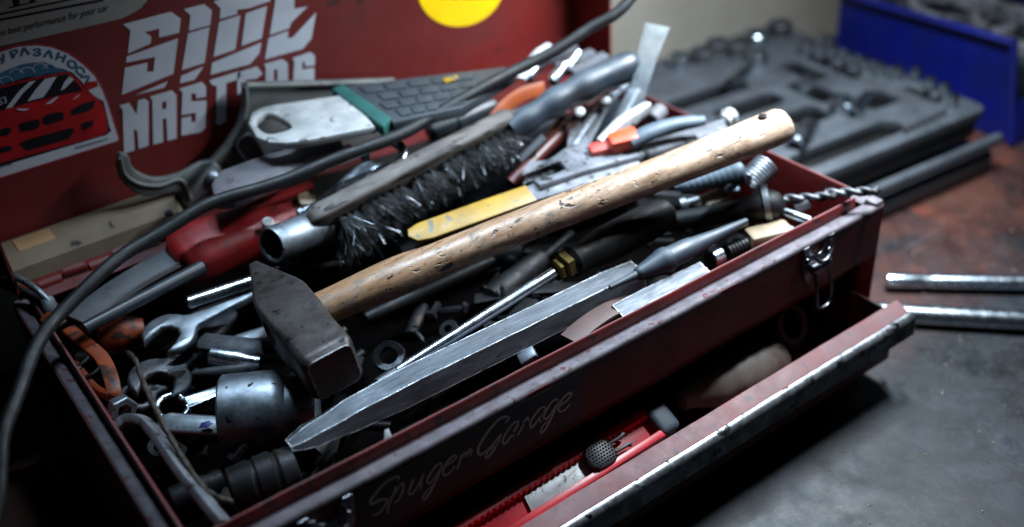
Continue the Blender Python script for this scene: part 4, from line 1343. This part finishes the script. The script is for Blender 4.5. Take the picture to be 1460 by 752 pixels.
# dark red plier handles
for k, (pts, lab) in enumerate((([(728, 262, 0.000), (752, 238, 0.006), (800, 190, 0.014), (850, 140, 0.020), (872, 122, 0.022)], 'long dark red plier handle between the brush and the orange grip'),
                                ([(766, 222, 0.006), (800, 172, 0.016), (826, 142, 0.020), (846, 128, 0.022)], 'shorter dark brown handle nearest the brush handle'))):
    item('pliers', sweep(smooth_path([at(*q) for q in pts], 6), (0.0048, 0.0042)[k], 12), M['rust_red'], lab, 'pliers', 'dark red plier handles', ang=60)
item('chrome_plier_arm', ribbon([at(800, 235, 0.008), at(820, 205, 0.014), at(845, 168, 0.020), at(872, 138, 0.024), at(905, 112, 0.028)], 0.006, 0.005, r=0.0018), M['steel'], 'bright steel plier arm reaching up to the clear strip', 'pliers')
item('red_bung', lathe(at(800, 172, 0.014), at(815, 160, 0.018), [(0, 0.002), (0.001, 0.005), (0.009, 0.005), (0.010, 0.003)], 16), M['red_plastic'], 'small red bung below the brush handle', 'bung')
for k, (x, y, lab) in enumerate(((863, 143, 'bright rivet on the steel arm below the brush handle'), (826, 160, 'bright rivet above the small red bung'), (880, 118, 'bright rivet nearest the end of the brush handle'))):
    c = at(x, y, 0.032)
    item('rivet', lathe(c, c + V((-0.2, -0.5, 0.8)), [(0, 0.0042), (0.0015, 0.004), (0.0028, 0.0025), (0.0032, 0)], 14), M['bright'], lab, 'rivet', 'bright rivets')
for k, (p, q, m, w_, lab) in enumerate((((835, 205), (862, 150), 'dull_steel', 0.008, 'grey file blade left of the orange grip'), ((878, 178), (905, 128), 'steel', 0.009, 'steel blade leaning toward the clear strip'), ((742, 228), (776, 196), 'pale_grey', 0.009, 'pale metal tab at the bristle end'))):
    item('blade', ribbon([at(*p, 0.010), (at(*p, 0.010) + at(*q, 0.024)) / 2, at(*q, 0.024)], w_, 0.003, r=0.0008), M[m], lab, 'blade')
# grey dusty adjustable wrench lying under the hammer handle
ZW = 0.012
aw = [(752, 250), (758, 238), (800, 236), (808, 248), (760, 262), (770, 270), (830, 250), (880, 236), (960, 214), (1040, 190), (1030, 175), (960, 196), (900, 214), (868, 224), (845, 222), (828, 175), (812, 178), (808, 215), (790, 228)]
O3 = at(752, 250, ZW)
X3 = (at(1040, 185, ZW) - O3).normalized()
Y3 = V((0, 0, 1)).cross(X3)
item('adjustable_wrench', plate([[((at(x, y, ZW) - O3).dot(X3), (at(x, y, ZW) - O3).dot(Y3)) for x, y in aw]], O3, X3, (0, 0, 1), 0.007, 0.0018), M['dusty_steel'], 'dusty grey adjustable wrench behind the hammer handle', 'wrench')
# pliers with grey grips and orange collars
t = thing('orange_collar_pliers', 'pliers with grey blue grips and orange collar behind the hammer handle', 'pliers', at(880, 205, 0.018))
g = smooth_path([at(898, 204, 0.022), at(925, 190, 0.026), (at(962, 178, 0.028)), at(1004, 172, 0.028)], 6)
tab = [(0, 0.0062), (0.4, 0.0066), (0.85, 0.0056), (1, 0.004)]
make('grip', sweep(g, [(interp(tab, i / (len(g) - 1)), interp(tab, i / (len(g) - 1)) * 0.85) for i in range(len(g))], 16), M['grey_handle'], t, ang=60)
make('collar', obox((at(872, 205, 0.022) + at(906, 196, 0.024)) / 2, at(906, 196, 0.024) - at(872, 205, 0.022), (0, 1, 0.2), (0.021, 0.013, 0.011), 0.002), M['orange_hot'], t)
make('collar_guard', obox(at(858, 213, 0.018), at(906, 196, 0.024) - at(872, 205, 0.022), (0, 1, 0.2), (0.019, 0.011, 0.009), 0.003), M['salmon'], t)
make('jaw', sweep([at(856, 206, 0.020), at(885, 180, 0.026), at(925, 152, 0.032)], [(0.003, 0.0045), (0.0042, 0.006), (0.003, 0.004)], shape=rrect(2, 2, 0.4, 3)), M['bright'], t)
item('grey_tube_end', lathe(at(928, 172, 0.020), at(952, 148, 0.024), [(0, 0.005), (0.001, 0.0062), (0.014, 0.0062), (0.015, 0.004)], 16), M['plastic_grey'], 'grey tube stub at the right rim behind the clear strip', 'tube')
item('foil_ball', lathe(at(1030, 175, 0.012), at(1056, 152, 0.016), [(0, 0.002), (0.002, 0.006), (0.005, 0.005), (0.008, 0.0075), (0.012, 0.006), (0.014, 0.002)], 9), M['bright'], 'crumpled silver foil behind the end of the hammer handle', 'foil', ang=15)
# clear plastic strip standing up
b0, b1 = at(893, 166, 0.024), at(917, 172, 0.024)
tp = atY(938, 36, b0.y + 0.012)
top = tp - (b0 + b1) / 2
mid = top * 0.5 + V((-0.006, 0.0, 0.0))
sx = (b1 - b0).normalized()
rows = []
for f in [i / 10 for i in range(11)]:
    c = (b0 + b1) / 2 + mid * (2 * f * (1 - f)) + top * f * f
    hw = 0.0045 + 0.0055 * f
    dep = V((0.4, -0.6, 0)) * (0.003 * (1 - f))
    rows.append([c - sx * hw, c - sx * hw * 0.4 + dep, c + sx * hw * 0.4 + dep, c + sx * hw, c + sx * hw + V((0, 0.0006, 0)), c + sx * hw * 0.4 + dep + V((0, 0.0006, 0)), c - sx * hw * 0.4 + dep + V((0, 0.0006, 0)), c - sx * hw + V((0, 0.0006, 0))])
item('clear_strip', loft(rows), M['clear'], 'clear plastic strip standing upright behind the brush handle', 'strip', ang=60)

# ------------------------------------------------------------------ right end of the box
a, b = at(962, 268, 0.004), at(1066, 244, 0.010)
prof = [(0, 0.001), (0.004, 0.0035)]
for i in range(9):
    f = i / 8
    prof += [(0.006 + f * 0.034, 0.0042 + f * 0.0042), (0.0085 + f * 0.034, 0.0047 + f * 0.0042), (0.009 + f * 0.034, 0.0040 + f * 0.0042)]
prof += [(0.0445, 0.0086), (0.047, 0.0080), (0.049, 0.0055)]
item('ribbed_plug', lathe(a, b, prof, 24), M['grey_handle'], 'grey ribbed cone plug under the end of the hammer handle', 'plug')
c0, c1 = at(1068, 260, -0.002), at(1094, 234, 0.006)
ax = (c1 - c0)
e1 = V((0, 0, 1)).cross(ax).normalized()
e2 = ax.normalized().cross(e1)
item('coil_spring', sweep([c0 + ax * (i / 130) + (e1 * math.cos(i * 0.335) + e2 * math.sin(i * 0.335)) * 0.0082 for i in range(131)], 0.0012, 8), M['steel'], 'grey coil spring beside the ribbed plug', 'spring', ang=60)
a, b = at(1100, 292, 0.000), at(1020, 306, -0.008)
item('black_knob_tool', lathe(a, b, [(-0.009, 0.001), (-0.0082, 0.004), (-0.006, 0.0072), (-0.002, 0.0098), (0.002, 0.0108), (0.010, 0.0108), (0.014, 0.0090), (0.020, 0.0072), (0.075, 0.0066), (0.085, 0.004)], 26), M['rubber'], 'black round ended tool beside the coil spring', 'hand tool')
a = at(1104, 276, 0.0045)
ax = (at(1020, 306, -0.008) - at(1100, 292, 0.0)).normalized()
item('clamp_ring', lathe(at(1100, 290, 0.0) + ax * 0.001, at(1100, 290, 0.0) + ax, [(0, 0.0112), (0, 0.0132), (0.004, 0.0134), (0.0045, 0.0112)], 28, cap=False), M['steel'], 'steel clamp ring around the black round ended tool', 'ring')
item('tan_block', obox(at(1022, 287, -0.010), (0.8, -0.3, 0.2), (0.3, 0.9, 0.1), (0.020, 0.014, 0.012), 0.003), M['tan'], 'tan block in the gap under the ribbed plug', 'block')
item('small_bolt', lathe(at(968, 293, -0.006), at(990, 286, -0.004), [(0, 0.003), (0.001, 0.0045), (0.005, 0.0045), (0.006, 0.0026), (0.014, 0.0026)], shape=circ(12)), M['steel'], 'steel bolt head at the left of the tan block', 'bolt')
item('wing_nut', join(lathe(at(1034, 262, 0.002), at(1050, 276, 0.002), [(0, 0.004), (0.001, 0.005), (0.008, 0.005), (0.009, 0.004)], 14), obox(at(1052, 262, 0.004), (0.7, 0.5, 0.5), (0, 1, 0), (0.014, 0.005, 0.003), 0.001)), M['steel'], 'shiny wing nut between the plug and the black knob', 'nut')


def drill(a, b, r, lab):
    a, b = V(a), V(b)
    L_ = (b - a).length
    N = 40
    d = (b - a).normalized()
    x = V((0, 0, 1)).cross(d).normalized()
    y = d.cross(x)
    rings = []
    for i in range(N + 1):
        f = i / N
        tw = f * 11
        k = 1 if f < 0.93 else max(0.08, (1 - f) / 0.07)
        rings.append([a + d * (L_ * f) + (x * math.cos(u + tw) + y * math.sin(u + tw)) * (r * k * (1 - 0.42 * abs(math.sin(u)) ** 3)) for u in [j / 16 * 6.283 for j in range(16)]])
    item('drill_bit', loft(rings), M['dull_steel'], lab, 'drill bit', 'twist drill bits on the right rim', ang=60)


drill(at(1118, 284, 0.002), at(1196, 279, 0.006), 0.0032, 'left of two twist drill bits on the right rim')
drill(at(1176, 276, 0.005), at(1256, 272, 0.010), 0.0034, 'twist drill bit poking out over the right rim of the box')
item('chrome_pin', lathe(at(1112, 300, -0.006), at(1160, 318, -0.008), [(0, 0.002), (0.001, 0.0035), (0.022, 0.0035), (0.023, 0.002)], 16), M['chrome'], 'chrome pin just inside the right front corner', 'pin')
item('chrome_pin', lathe(at(1094, 312, -0.010), at(1140, 336, -0.012), [(0, 0.002), (0.001, 0.0032), (0.026, 0.0032), (0.027, 0.002)], 16), M['steel'], 'dull steel pin below the chrome pin', 'pin')
item('beige_block', obox(at(1096, 338, -0.014), (0.9, -0.35, 0.05), (0.3, 0.9, 0), (0.030, 0.016, 0.014), 0.003), M['tan'], 'beige block inside the front rim near the latch', 'block')
item('grey_bolt', lathe(at(1132, 296, -0.004), at(1152, 288, 0.0), [(0, 0.003), (0.001, 0.0048), (0.010, 0.0048), (0.011, 0.003)], 16), M['dusty_steel'], 'dusty bolt under the drill bits', 'bolt')
# along the inside of the front rim
item('chrome_band', lathe(at(1012, 372, -0.016), at(1040, 358, -0.016), [(0, 0.0062), (0.0008, 0.007), (0.008, 0.007), (0.0088, 0.0062)], 28), M['chrome'], 'bright chrome band inside the front rim', 'socket')
pf = []
for i in range(10):
    pf += [(i * 0.0028, 0.0052), (i * 0.0028 + 0.0018, 0.0052), (i * 0.0028 + 0.002, 0.0044), (i * 0.0028 + 0.0027, 0.0044)]
item('knurled_shank', lathe(at(1036, 360, -0.016), at(1090, 338, -0.016), pf, 20), M['dark_metal'], 'dark knurled shank right of the chrome band', 'shank')
item('silver_file', ribbon([at(880, 446, -0.014), at(930, 420, -0.013), at(1005, 384, -0.012)], 0.011, 0.0035, up=(0, -0.3, 1)), M['bar_steel'], 'flat silver file end along the inside of the front rim', 'file')
item('leather_strap', ribbon([at(812, 486, -0.016), at(840, 462, -0.014), at(872, 442, -0.014), at(910, 428, -0.018)], 0.014, 0.003), M['brown'], 'brown leather strap between the chisel and the front rim', 'strap')
item('red_sleeve', lathe(at(955, 392, -0.014), at(975, 382, -0.014), [(0, 0.002), (0.001, 0.003), (0.009, 0.003), (0.010, 0.002)], 12), M['red_plastic'], 'tiny red sleeve below the punch', 'sleeve')
item('tinned_clip', obox(at(752, 508, -0.022), (0.7, -0.3, 0.4), (0.2, 0.9, 0.2), (0.011, 0.008, 0.004), 0.001), M['steel'], 'small steel chip between the chisel and the front rim', 'clip')
item('white_chip', plate([[(0, 0), (0.004, 0.0005), (0.003, 0.0055), (0.001, 0.005)]], at(548, 628, -0.006), (0.85, -0.5, 0.1), (-0.3, -0.6, 0.7), 0.0012, 0.0002), M['white'], 'tiny white plastic chip at the front rim', 'chip')

item('dark_filler', obox((0.325, 0.243, -0.028), (1, 0, 0), (0, 1, 0), (0.27, 0.046, 0.066), 0.006), M['dark_plastic'], 'added dark block filling the shaded gap along the back wall under the brush', 'box')  # added block: darkens the gap where the lit red back wall showed

spanner('slim_spanner', at(262, 512, -0.040), at(395, 470, -0.036), 0.012, 0.009, 0.005, M['steel'], 'slim spanner shank between the two open jaws at the left end', 'spanners in the toolbox', ring=False, openj=False, N=(0, -0.3, 1))
spanner('offset_spanner', at(196, 568, -0.034), at(300, 520, -0.044), 0.013, 0.010, 0.006, M['dull_steel'], 'dull ring spanner under the rusty hook rod', 'spanners in the toolbox', openj=False, N=(0.1, -0.25, 1))
item('long_drift', lathe(at(520, 455, -0.040), at(700, 372, -0.034), [(0, 0.003), (0.001, 0.0045), (0.05, 0.0052), (0.09, 0.0052), (0.10, 0.003)], 16), M['dark_metal'], 'dark round drift in the shadow under the hammer handle', 'drift')

# screws, washers and small bolts that have sunk between the tools
rs = random.Random(23)
SP = [(612, 455), (640, 470), (590, 470), (668, 440), (700, 470), (720, 440), (655, 500), (742, 462), (690, 415), (765, 425), (780, 470), (300, 560), (345, 540), (250, 640), (290, 655), (330, 660), (225, 640), (270, 560), (830, 420), (950, 330), (880, 355), (920, 345), (1050, 345), (985, 330), (700, 330), (560, 395)]
for k, (x, y) in enumerate(SP):
    c = at(x, y, -0.050 + rs.uniform(0, 0.014))
    if not (0.01 < c.x < 0.47 and 0.012 < c.y < 0.26):
        continue
    d = V((rs.uniform(-1, 1), rs.uniform(-1, 1), rs.uniform(-0.2, 0.4))).normalized()
    if k % 3 == 0:
        vf = lathe(c, c + d, [(0, 0.0030), (0.0008, 0.0046), (0.0036, 0.0046), (0.0042, 0.0024), (0.020, 0.0024), (0.021, 0.0014)], shape=circ(6))
        nm, lb = 'bolt', 'small bolt sunk in the shadow between the tools'
    elif k % 3 == 1:
        nrm = (V((0, -0.2, 1)) + d * 0.5).normalized()
        vf = lathe(c, c + nrm, [(0, 0.0028), (0, 0.0062), (0.0003, 0.0065), (0.0012, 0.0065), (0.0015, 0.0062), (0.0015, 0.0028), (0, 0.0028)], 22, cap=False)
        nm, lb = 'washer', 'small washer sunk in the shadow between the tools'
    else:
        pf_ = [(0, 0.0030), (0.0006, 0.0038), (0.0016, 0.0036), (0.0020, 0.0018)]
        for i in range(9):
            pf_ += [(0.0026 + i * 0.0016, 0.0019), (0.0034 + i * 0.0016, 0.0013)]
        vf = lathe(c, c + d, pf_ + [(0.020, 0.0004)], 12)
        nm, lb = 'screw', 'small screw sunk in the shadow between the tools'
    item(nm, vf, M['dark_metal'], lb, nm, 'loose ' + nm + 's between the tools')

# filler odds and ends, coloured dark for the shade deep in the box
rnd = random.Random(11)
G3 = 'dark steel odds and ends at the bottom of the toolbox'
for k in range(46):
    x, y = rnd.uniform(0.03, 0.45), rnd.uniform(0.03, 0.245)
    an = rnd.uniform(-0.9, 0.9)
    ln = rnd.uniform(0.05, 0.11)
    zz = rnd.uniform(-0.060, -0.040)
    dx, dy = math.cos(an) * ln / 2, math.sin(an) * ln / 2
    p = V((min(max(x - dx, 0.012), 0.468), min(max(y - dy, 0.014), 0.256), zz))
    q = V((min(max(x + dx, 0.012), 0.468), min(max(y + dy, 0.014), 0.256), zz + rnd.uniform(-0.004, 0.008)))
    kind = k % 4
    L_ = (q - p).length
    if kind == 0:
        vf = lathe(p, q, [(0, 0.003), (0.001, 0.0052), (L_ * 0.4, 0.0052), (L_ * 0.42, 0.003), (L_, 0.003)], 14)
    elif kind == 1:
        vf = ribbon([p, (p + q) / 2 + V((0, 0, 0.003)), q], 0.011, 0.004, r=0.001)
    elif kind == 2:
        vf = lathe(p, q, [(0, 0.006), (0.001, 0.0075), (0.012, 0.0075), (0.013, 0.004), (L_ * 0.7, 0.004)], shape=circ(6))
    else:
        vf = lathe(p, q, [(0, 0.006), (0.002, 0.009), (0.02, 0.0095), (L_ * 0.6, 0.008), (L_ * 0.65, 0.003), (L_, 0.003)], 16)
    item('loose_steel_part', vf, M[('dark_metal', 'shade_black', 'dark_metal', 'shade_black')[kind]], 'dark loose part in the shadows between the bigger tools', 'loose part', G3)

# ------------------------------------------------------------------ in the drawer: snap-off cutter, grip, ring
ZK = -0.083
a, b = at(640, 788, ZK), at(930, 606, ZK)
t = thing('snap_off_cutter', 'red snap-off cutter with black slider lying in the open drawer', 'cutter', (a + b) / 2)
X_ = (b - a).normalized()
L_ = (b - a).length
Nz = V((0, -0.48, 1)).normalized()
Y_ = Nz.cross(X_).normalized()
make('body', plate([[(0, -0.0108), (L_, -0.0108), (L_, 0.0108), (0, 0.0108)]], a - Nz * 0.003, X_, Nz, 0.004, 0.001), M['cutter_red'], t)
# upper rail with locking teeth
teeth = []
n = int(L_ / 0.0042)
for i in range(n):
    x = L_ * i / n
    teeth += [(x, 0.0060), (x + 0.0012, 0.0048), (x + 0.0026, 0.0048), (x + 0.0034, 0.0060)]
make('toothed_rail', plate([teeth + [(L_, 0.0062), (L_, 0.0110), (0, 0.0110)]], a + Nz * 0.002, X_, Nz, 0.0065, 0.0008), M['cutter_red'], t)
make('rail', plate([[(0, -0.0110), (L_, -0.0110), (L_, -0.0062), (0, -0.0062)]], a + Nz * 0.002, X_, Nz, 0.0065, 0.0008), M['cutter_red'], t)
sx = (at(852, 655, ZK) - a).dot(X_)
bx = (at(752, 722, ZK) - a).dot(X_)
bt = [(bx - 0.0, -0.0056)]
i = 0
x = bx
bl = [(bx, -0.0056), (sx - 0.004, -0.0056)]
x = sx - 0.004
while x > bx + 0.003:
    bl += [(x, 0.0052), (x - 0.0010, 0.0044), (x - 0.0022, 0.0044)]
    x -= 0.0036
bl += [(bx + 0.002, 0.0050)]
make('blade', plate([bl], a + Nz * 0.0008, X_, Nz, 0.0008, 0.0001), M['blade'], t)
sl = make('slider', plate([[(r.x, r.y) for r in smooth_path([V((sx - 0.010, 0, 0)), V((sx - 0.008, 0.0068, 0)), V((sx, 0.0082, 0)), V((sx + 0.008, 0.0070, 0)), V((sx + 0.010, 0, 0)), V((sx + 0.008, -0.0070, 0)), V((sx, -0.0082, 0)), V((sx - 0.008, -0.0068, 0))], 4, closed=True)]], a + Nz * 0.0055, X_, Nz, 0.0052, 0.0016), M['dark_plastic'], t)
kn_v, kn_f = [], []
for i in range(8):
    for j in range(7):
        c = a + X_ * (sx + (i - 3.5) * 0.0021 + (0.001 if j % 2 else 0)) + Y_ * ((j - 3) * 0.0019) + Nz * 0.0081
        o = len(kn_v)
        kn_v += [c + X_ * 0.0010, c + Y_ * 0.0009, c - X_ * 0.0010, c - Y_ * 0.0009, c + Nz * 0.0008]
        kn_f += [(o, o + 1, o + 4), (o + 1, o + 2, o + 4), (o + 2, o + 3, o + 4), (o + 3, o, o + 4)]
make('knurling', (kn_v, kn_f), M['dark_plastic'], sl, ang=0)
make('slider_prong', plate([[(sx + 0.009, 0.0040), (sx + 0.020, 0.0040), (sx + 0.022, 0.0052), (sx + 0.024, 0.0030), (sx + 0.020, 0.0022), (sx + 0.009, 0.0022)]], a + Nz * 0.004, X_, Nz, 0.003, 0.0004), M['dark_plastic'], sl)
make('slider_prong', plate([[(sx + 0.009, -0.0040), (sx + 0.020, -0.0040), (sx + 0.022, -0.0052), (sx + 0.024, -0.0030), (sx + 0.020, -0.0022), (sx + 0.009, -0.0022)]], a + Nz * 0.004, X_, Nz, 0.003, 0.0004), M['dark_plastic'], sl)
make('end_cap', obox(a + X_ * (L_ + 0.006) + Nz * 0.001, X_, Y_, (0.016, 0.022, 0.012), 0.004, 3), M['grey_handle'], t)
a, b = at(965, 574, -0.092), at(1116, 506, -0.092)
LL = (b - a).length
pf = []
for i in range(31):
    f = i / 30
    r = interp([(0, 0.003), (0.04, 0.007), (0.35, 0.0145), (0.6, 0.0165), (0.9, 0.0150), (0.97, 0.012), (1, 0.006)], f)
    pf.append((LL * f, r - (0.0005 if i in (13, 17, 21, 25) else 0)))
item('worn_grip', lathe(a, b, pf, 26), M['grey_knit'], 'worn grey brown tool handle at the right of the open drawer', 'handle')
c = at(1128, 462, -0.100)
item('brown_ring', sweep([c + V((0.012 * math.cos(i / 28 * 6.283), 0.006 * math.sin(i / 28 * 6.283), 0.012 * math.sin(i / 28 * 6.283))) for i in range(28)], 0.0028, 10, closed=True), M['brown'], 'brown ring in the shaded right end of the drawer', 'ring', ang=60)

# ------------------------------------------------------------------ chrome bars on the bench
G4 = 'chrome extension bars on the bench'
ZB = BENCH + 0.0085
for (p, q, r, prof, lab) in (
        ((1263, 400), (1520, 405), 0.0072, [(0, 0.0040), (0.001, 0.0058), (0.004, 0.0062), (0.026, 0.0062), (0.030, 0.0052), (0.036, 0.0060), (0.30, 0.0060)], 'upper chrome extension bar with grooved end on the bench'),
        ((1222, 444), (1540, 462), 0.0085, [(0, 0.0056), (0.002, 0.0078), (0.40, 0.0078)], 'thicker lower chrome bar on the bench behind the drawer rail')):
    a, b = at(*p, ZB), at(*q, ZB)
    item('chrome_bar', lathe(a, b, prof, 32), M['chrome'], lab, 'bar', G4)

# ------------------------------------------------------------------ open socket case
ZC = -0.075
c1 = at(1412, 152, ZC)
ex = (at(1180, 246, ZC) - c1)
ex.z = 0
ex.normalize()                    # to the left along the front edge
ey = V((-ex.y, ex.x, 0))
if ey.y < 0:
    ey = -ey
CW, CD = 0.305, 0.278
t = thing('socket_case', 'open dark grey moulded socket case on the bench behind the toolbox', 'tool case', c1 + ex * (CW / 2) + ey * (CD / 2) + V((0, 0, BENCH - ZC)))


def cl(px, py):
    d = at(px, py, ZC) - c1
    return (d.dot(ex), d.dot(ey))


def rloop(pts, k=3):
    return [(q.x, q.y) for q in smooth_path([V((x, y, 0)) for x, y in pts], k, closed=True)]


def rr(x0, x1, y0, y1, r):
    return [(x + (x0 + x1) / 2, y + (y0 + y1) / 2) for x, y in rrect(abs(x1 - x0), abs(y1 - y0), r, 4)]


outl = rr(0, CW, 0, CD, 0.012)
holes = [
    rr(0.088, 0.215, 0.016, 0.040, 0.0118),       # the long dark handle slot by the front
    rr(0.020, 0.030, 0.035, 0.075, 0.003), rr(0.048, 0.084, 0.060, 0.090, 0.004),
    rr(0.085, 0.110, 0.100, 0.150, 0.006), rr(0.120, 0.160, 0.075, 0.105, 0.006), rr(0.130, 0.205, 0.125, 0.150, 0.008),
    rr(0.135, 0.225, 0.170, 0.192, 0.006), rr(0.060, 0.082, 0.140, 0.190, 0.005), rr(0.035, 0.048, 0.120, 0.200, 0.004), rr(0.22, 0.285, 0.060, 0.085, 0.006), rr(0.225, 0.285, 0.115, 0.150, 0.006)]
mir = lambda L2: [[(-x, y) for x, y in lp] for lp in L2]
make('insert_tray', plate(mir([outl] + holes), c1 - V((0, 0, 0.006)), -ex, (0, 0, 1), 0.012, 0.003), M['case'], t)
floor_ = make('tray_floor', plate(mir([rr(0.004, CW - 0.004, 0.004, CD - 0.004, 0.010)]), c1 - V((0, 0, 0.021)), -ex, (0, 0, 1), 0.016, 0.001), M['case_shade'], t)
make('lower_shell', plate(mir([rr(-0.006, CW + 0.004, -0.014, CD + 0.004, 0.012)]), c1 + V((0, 0, BENCH - ZC + 0.0105)), -ex, (0, 0, 1), 0.020, 0.004), M['case'], t)
rimp = [(-0.004, -0.012), (CW * 0.7, -0.012)]
make('shell_rim', sweep([c1 + ex * x + ey * y + V((0, 0, -0.029)) for x, y in rimp], 0.0055, 12), M['case'], t)
G5 = 'sockets in the moulded case'
SK = [(1078, 58, .013, 'up', 'biggest chrome socket in the far corner of the case'), (1112, 44, .013, 'up', 'dark socket at the very far corner of the case'), (1080, 86, .011, 'up', 'chrome socket in front of the biggest one'), (1022, 70, .012, 'up', 'dark socket left of the biggest chrome socket'),
      (1000, 82, .011, 'up', 'dark socket second from the clear strip along the far edge'), (968, 90, .011, 'up', 'chrome socket nearest the clear strip'), (1050, 72, .012, 'up', 'dark socket between the far edge ones'),
      (1045, 118, .0075, 'lie', 'long chrome socket lying in the middle of the case'), (1150, 122, .008, 'up', 'small round socket in the middle right of the case'), (1198, 152, .010, 'up', 'bright chrome socket right of the hammer handle end'), (1218, 160, .007, 'lie', 'short socket beside the bright chrome one'),
      (1150, 72, .009, 'up', 'grey socket on the right edge near the blue bin'), (1182, 66, .008, 'up', 'pale socket on the right edge nearest the far corner'), (1185, 78, .008, 'up', 'bright socket on the right edge'), (1135, 205, .010, 'lie', 'chrome ratchet head touching the end of the hammer handle'),
      (1210, 88, .006, 'up', 'small socket in the right edge row, farthest'), (1232, 96, .006, 'up', 'small socket in the right edge row, second farthest'), (1254, 103, .006, 'up', 'small socket in the right edge row, third farthest'), (1278, 108, .006, 'up', 'small bright socket in the right edge row, middle'),
      (1305, 110, .0055, 'up', 'small socket right of the middle of the right edge row'), (1326, 124, .0055, 'up', 'small socket third nearest in the right edge row'), (1346, 132, .005, 'up', 'small socket second nearest in the right edge row'), (1358, 148, .005, 'up', 'small socket nearest the near corner of the case')]
for x, y, r, how, lab in SK:
    c = at(x, y, ZC + 0.004)
    if how == 'up':
        vf = lathe(c - V((0, 0, 0.016)), c + V((0, 0, 1)), [(0, r * 0.9), (0.002, r), (0.024, r), (0.0252, r * 0.93), (0.0252, r * 0.66), (0.014, r * 0.62), (0.014, 0.0)], 24)
    else:
        dd = (-ex * 0.9 + ey * 0.45).normalized()
        vf = lathe(c - dd * 0.006, c + dd, [(0.01, r * 0.6), (0, r * 0.64), (0, r * 0.93), (0.0012, r), (0.026, r), (0.028, r * 0.8), (0.045, r * 0.78)], 22)
    item('socket', vf, M['dull_steel' if 'dark' in lab else 'chrome'], lab, 'socket', G5)
# row of bits in the near corner, set in the ridged pocket
for k in range(7):
    c = at(1292 + k * 9, 186 - k * 4.2, ZC + 0.003)
    item('driver_bit', lathe(c - V((0, 0, 0.008)), c + V((0, 0, 1)), [(0, 0.0028), (0.009, 0.0028), (0.012, 0.0012)], shape=circ(6)), M['dull_steel'], ('leftmost', 'second from left', 'third from left', 'middle', 'fifth from left', 'sixth from left', 'rightmost')[k] + ' driver bit in the row at the near corner of the case', 'driver bit', 'driver bits at the near corner of the case')

# ------------------------------------------------------------------ blue bin behind the case
bb = at(1444, 210, BENCH)
fx, fy = -ex, ey
t = thing('parts_bin', 'deep blue plastic parts bin behind the socket case', 'bin', bb + fx * 0.10 + fy * 0.15)


def bl(x, y, z_):
    return bb + fx * x + fy * y + V((0, 0, z_))


def slab(pts, thick, nrm):
    k = len(pts)
    nrm = V(nrm).normalized() * thick
    return [V(p) for p in pts] + [V(p) + nrm for p in pts], [tuple(range(k))[::-1], tuple(range(k, 2 * k))] + [(i, (i + 1) % k, k + (i + 1) % k, k + i) for i in range(k)]


H1, H2 = 0.102, 0.091
make('side_wall', slab([bl(0.002, 0, 0.001), bl(0.002, 0.238, 0.001), bl(0, 0.238, H2), bl(0, 0.02, H1)], 0.003, fx), M['blue_bin'], t)
make('far_side_wall', slab([bl(0.18, 0, 0.001), bl(0.18, 0.238, 0.001), bl(0.18, 0.238, H2), bl(0.18, 0.02, H1)], 0.003, fx), M['blue_bin'], t)
make('end_wall', slab([bl(0.0055, 0, 0.001), bl(0.1795, 0, 0.001), bl(0.1795, 0.004, 0.045), bl(0.0055, 0.004, 0.045)], 0.003, fy), M['blue_bin'], t)
make('floor', slab([bl(0.006, 0.004, 0.001), bl(0.1795, 0.004, 0.001), bl(0.1795, 0.238, 0.001), bl(0.006, 0.238, 0.001)], 0.003, (0, 0, 1)), M['blue_bin'], t)
make('rim', sweep([bl(-0.003, 0.018, H1), bl(-0.003, 0.238, H2)], [(0.005, 0.0035)] * 2, 12), M['blue_bin'], t)
make('corner_rib', sweep([bl(-0.001, 0.002, 0.004), bl(-0.003, 0.012, H1 * 0.6), bl(-0.003, 0.020, H1)], 0.004, 10), M['blue_bin'], t)
G6 = 'things in the blue bin'
for k, (x, y, z_, m, lab) in enumerate(((0.050, 0.120, 0.088, 'dusty_steel', 'coiled grey hose in the blue bin'), (0.075, 0.060, 0.080, 'plastic_grey', 'grey round fitting at the near end of the blue bin'), (0.085, 0.185, 0.075, 'dull_steel', 'dark coil at the far end of the blue bin'))):
    c = bl(x, y, z_)
    pts = [c + fx * (0.040 * math.cos(i * 0.3)) + fy * (0.055 * math.sin(i * 0.3)) + V((0, 0, 0.00022 * i - 0.008 + 0.006 * math.sin(i * 0.3))) for i in range(64)]
    item('coiled_hose', sweep(pts, 0.006, 10), M[m], lab, 'hose', G6, ang=60)
item('bin_filler', obox(bl(0.09, 0.12, 0.045), fx, fy, (0.15, 0.20, 0.06), 0.01), M['dark_plastic'], 'dark bundle under the hoses in the blue bin', 'bundle', G6)
# second blue bin beyond
t = thing('parts_bin', 'second blue parts bin at the top right edge', 'bin', bl(0.30, 0.12, 0))
make('side_wall', slab([bl(0.215, -0.02, 0.001), bl(0.215, 0.26, 0.001), bl(0.213, 0.26, 0.10), bl(0.213, 0.0, 0.11)], 0.003, fx), M['blue_bin'], t)
make('end_wall', slab([bl(0.2185, -0.02, 0.001), bl(0.35, -0.02, 0.001), bl(0.35, -0.012, 0.06), bl(0.2185, -0.012, 0.06)], 0.003, fy), M['blue_bin'], t)
make('rim', sweep([bl(0.211, 0.0, 0.11), bl(0.211, 0.26, 0.10)], [(0.005, 0.0035)] * 2, 12), M['blue_bin'], t)
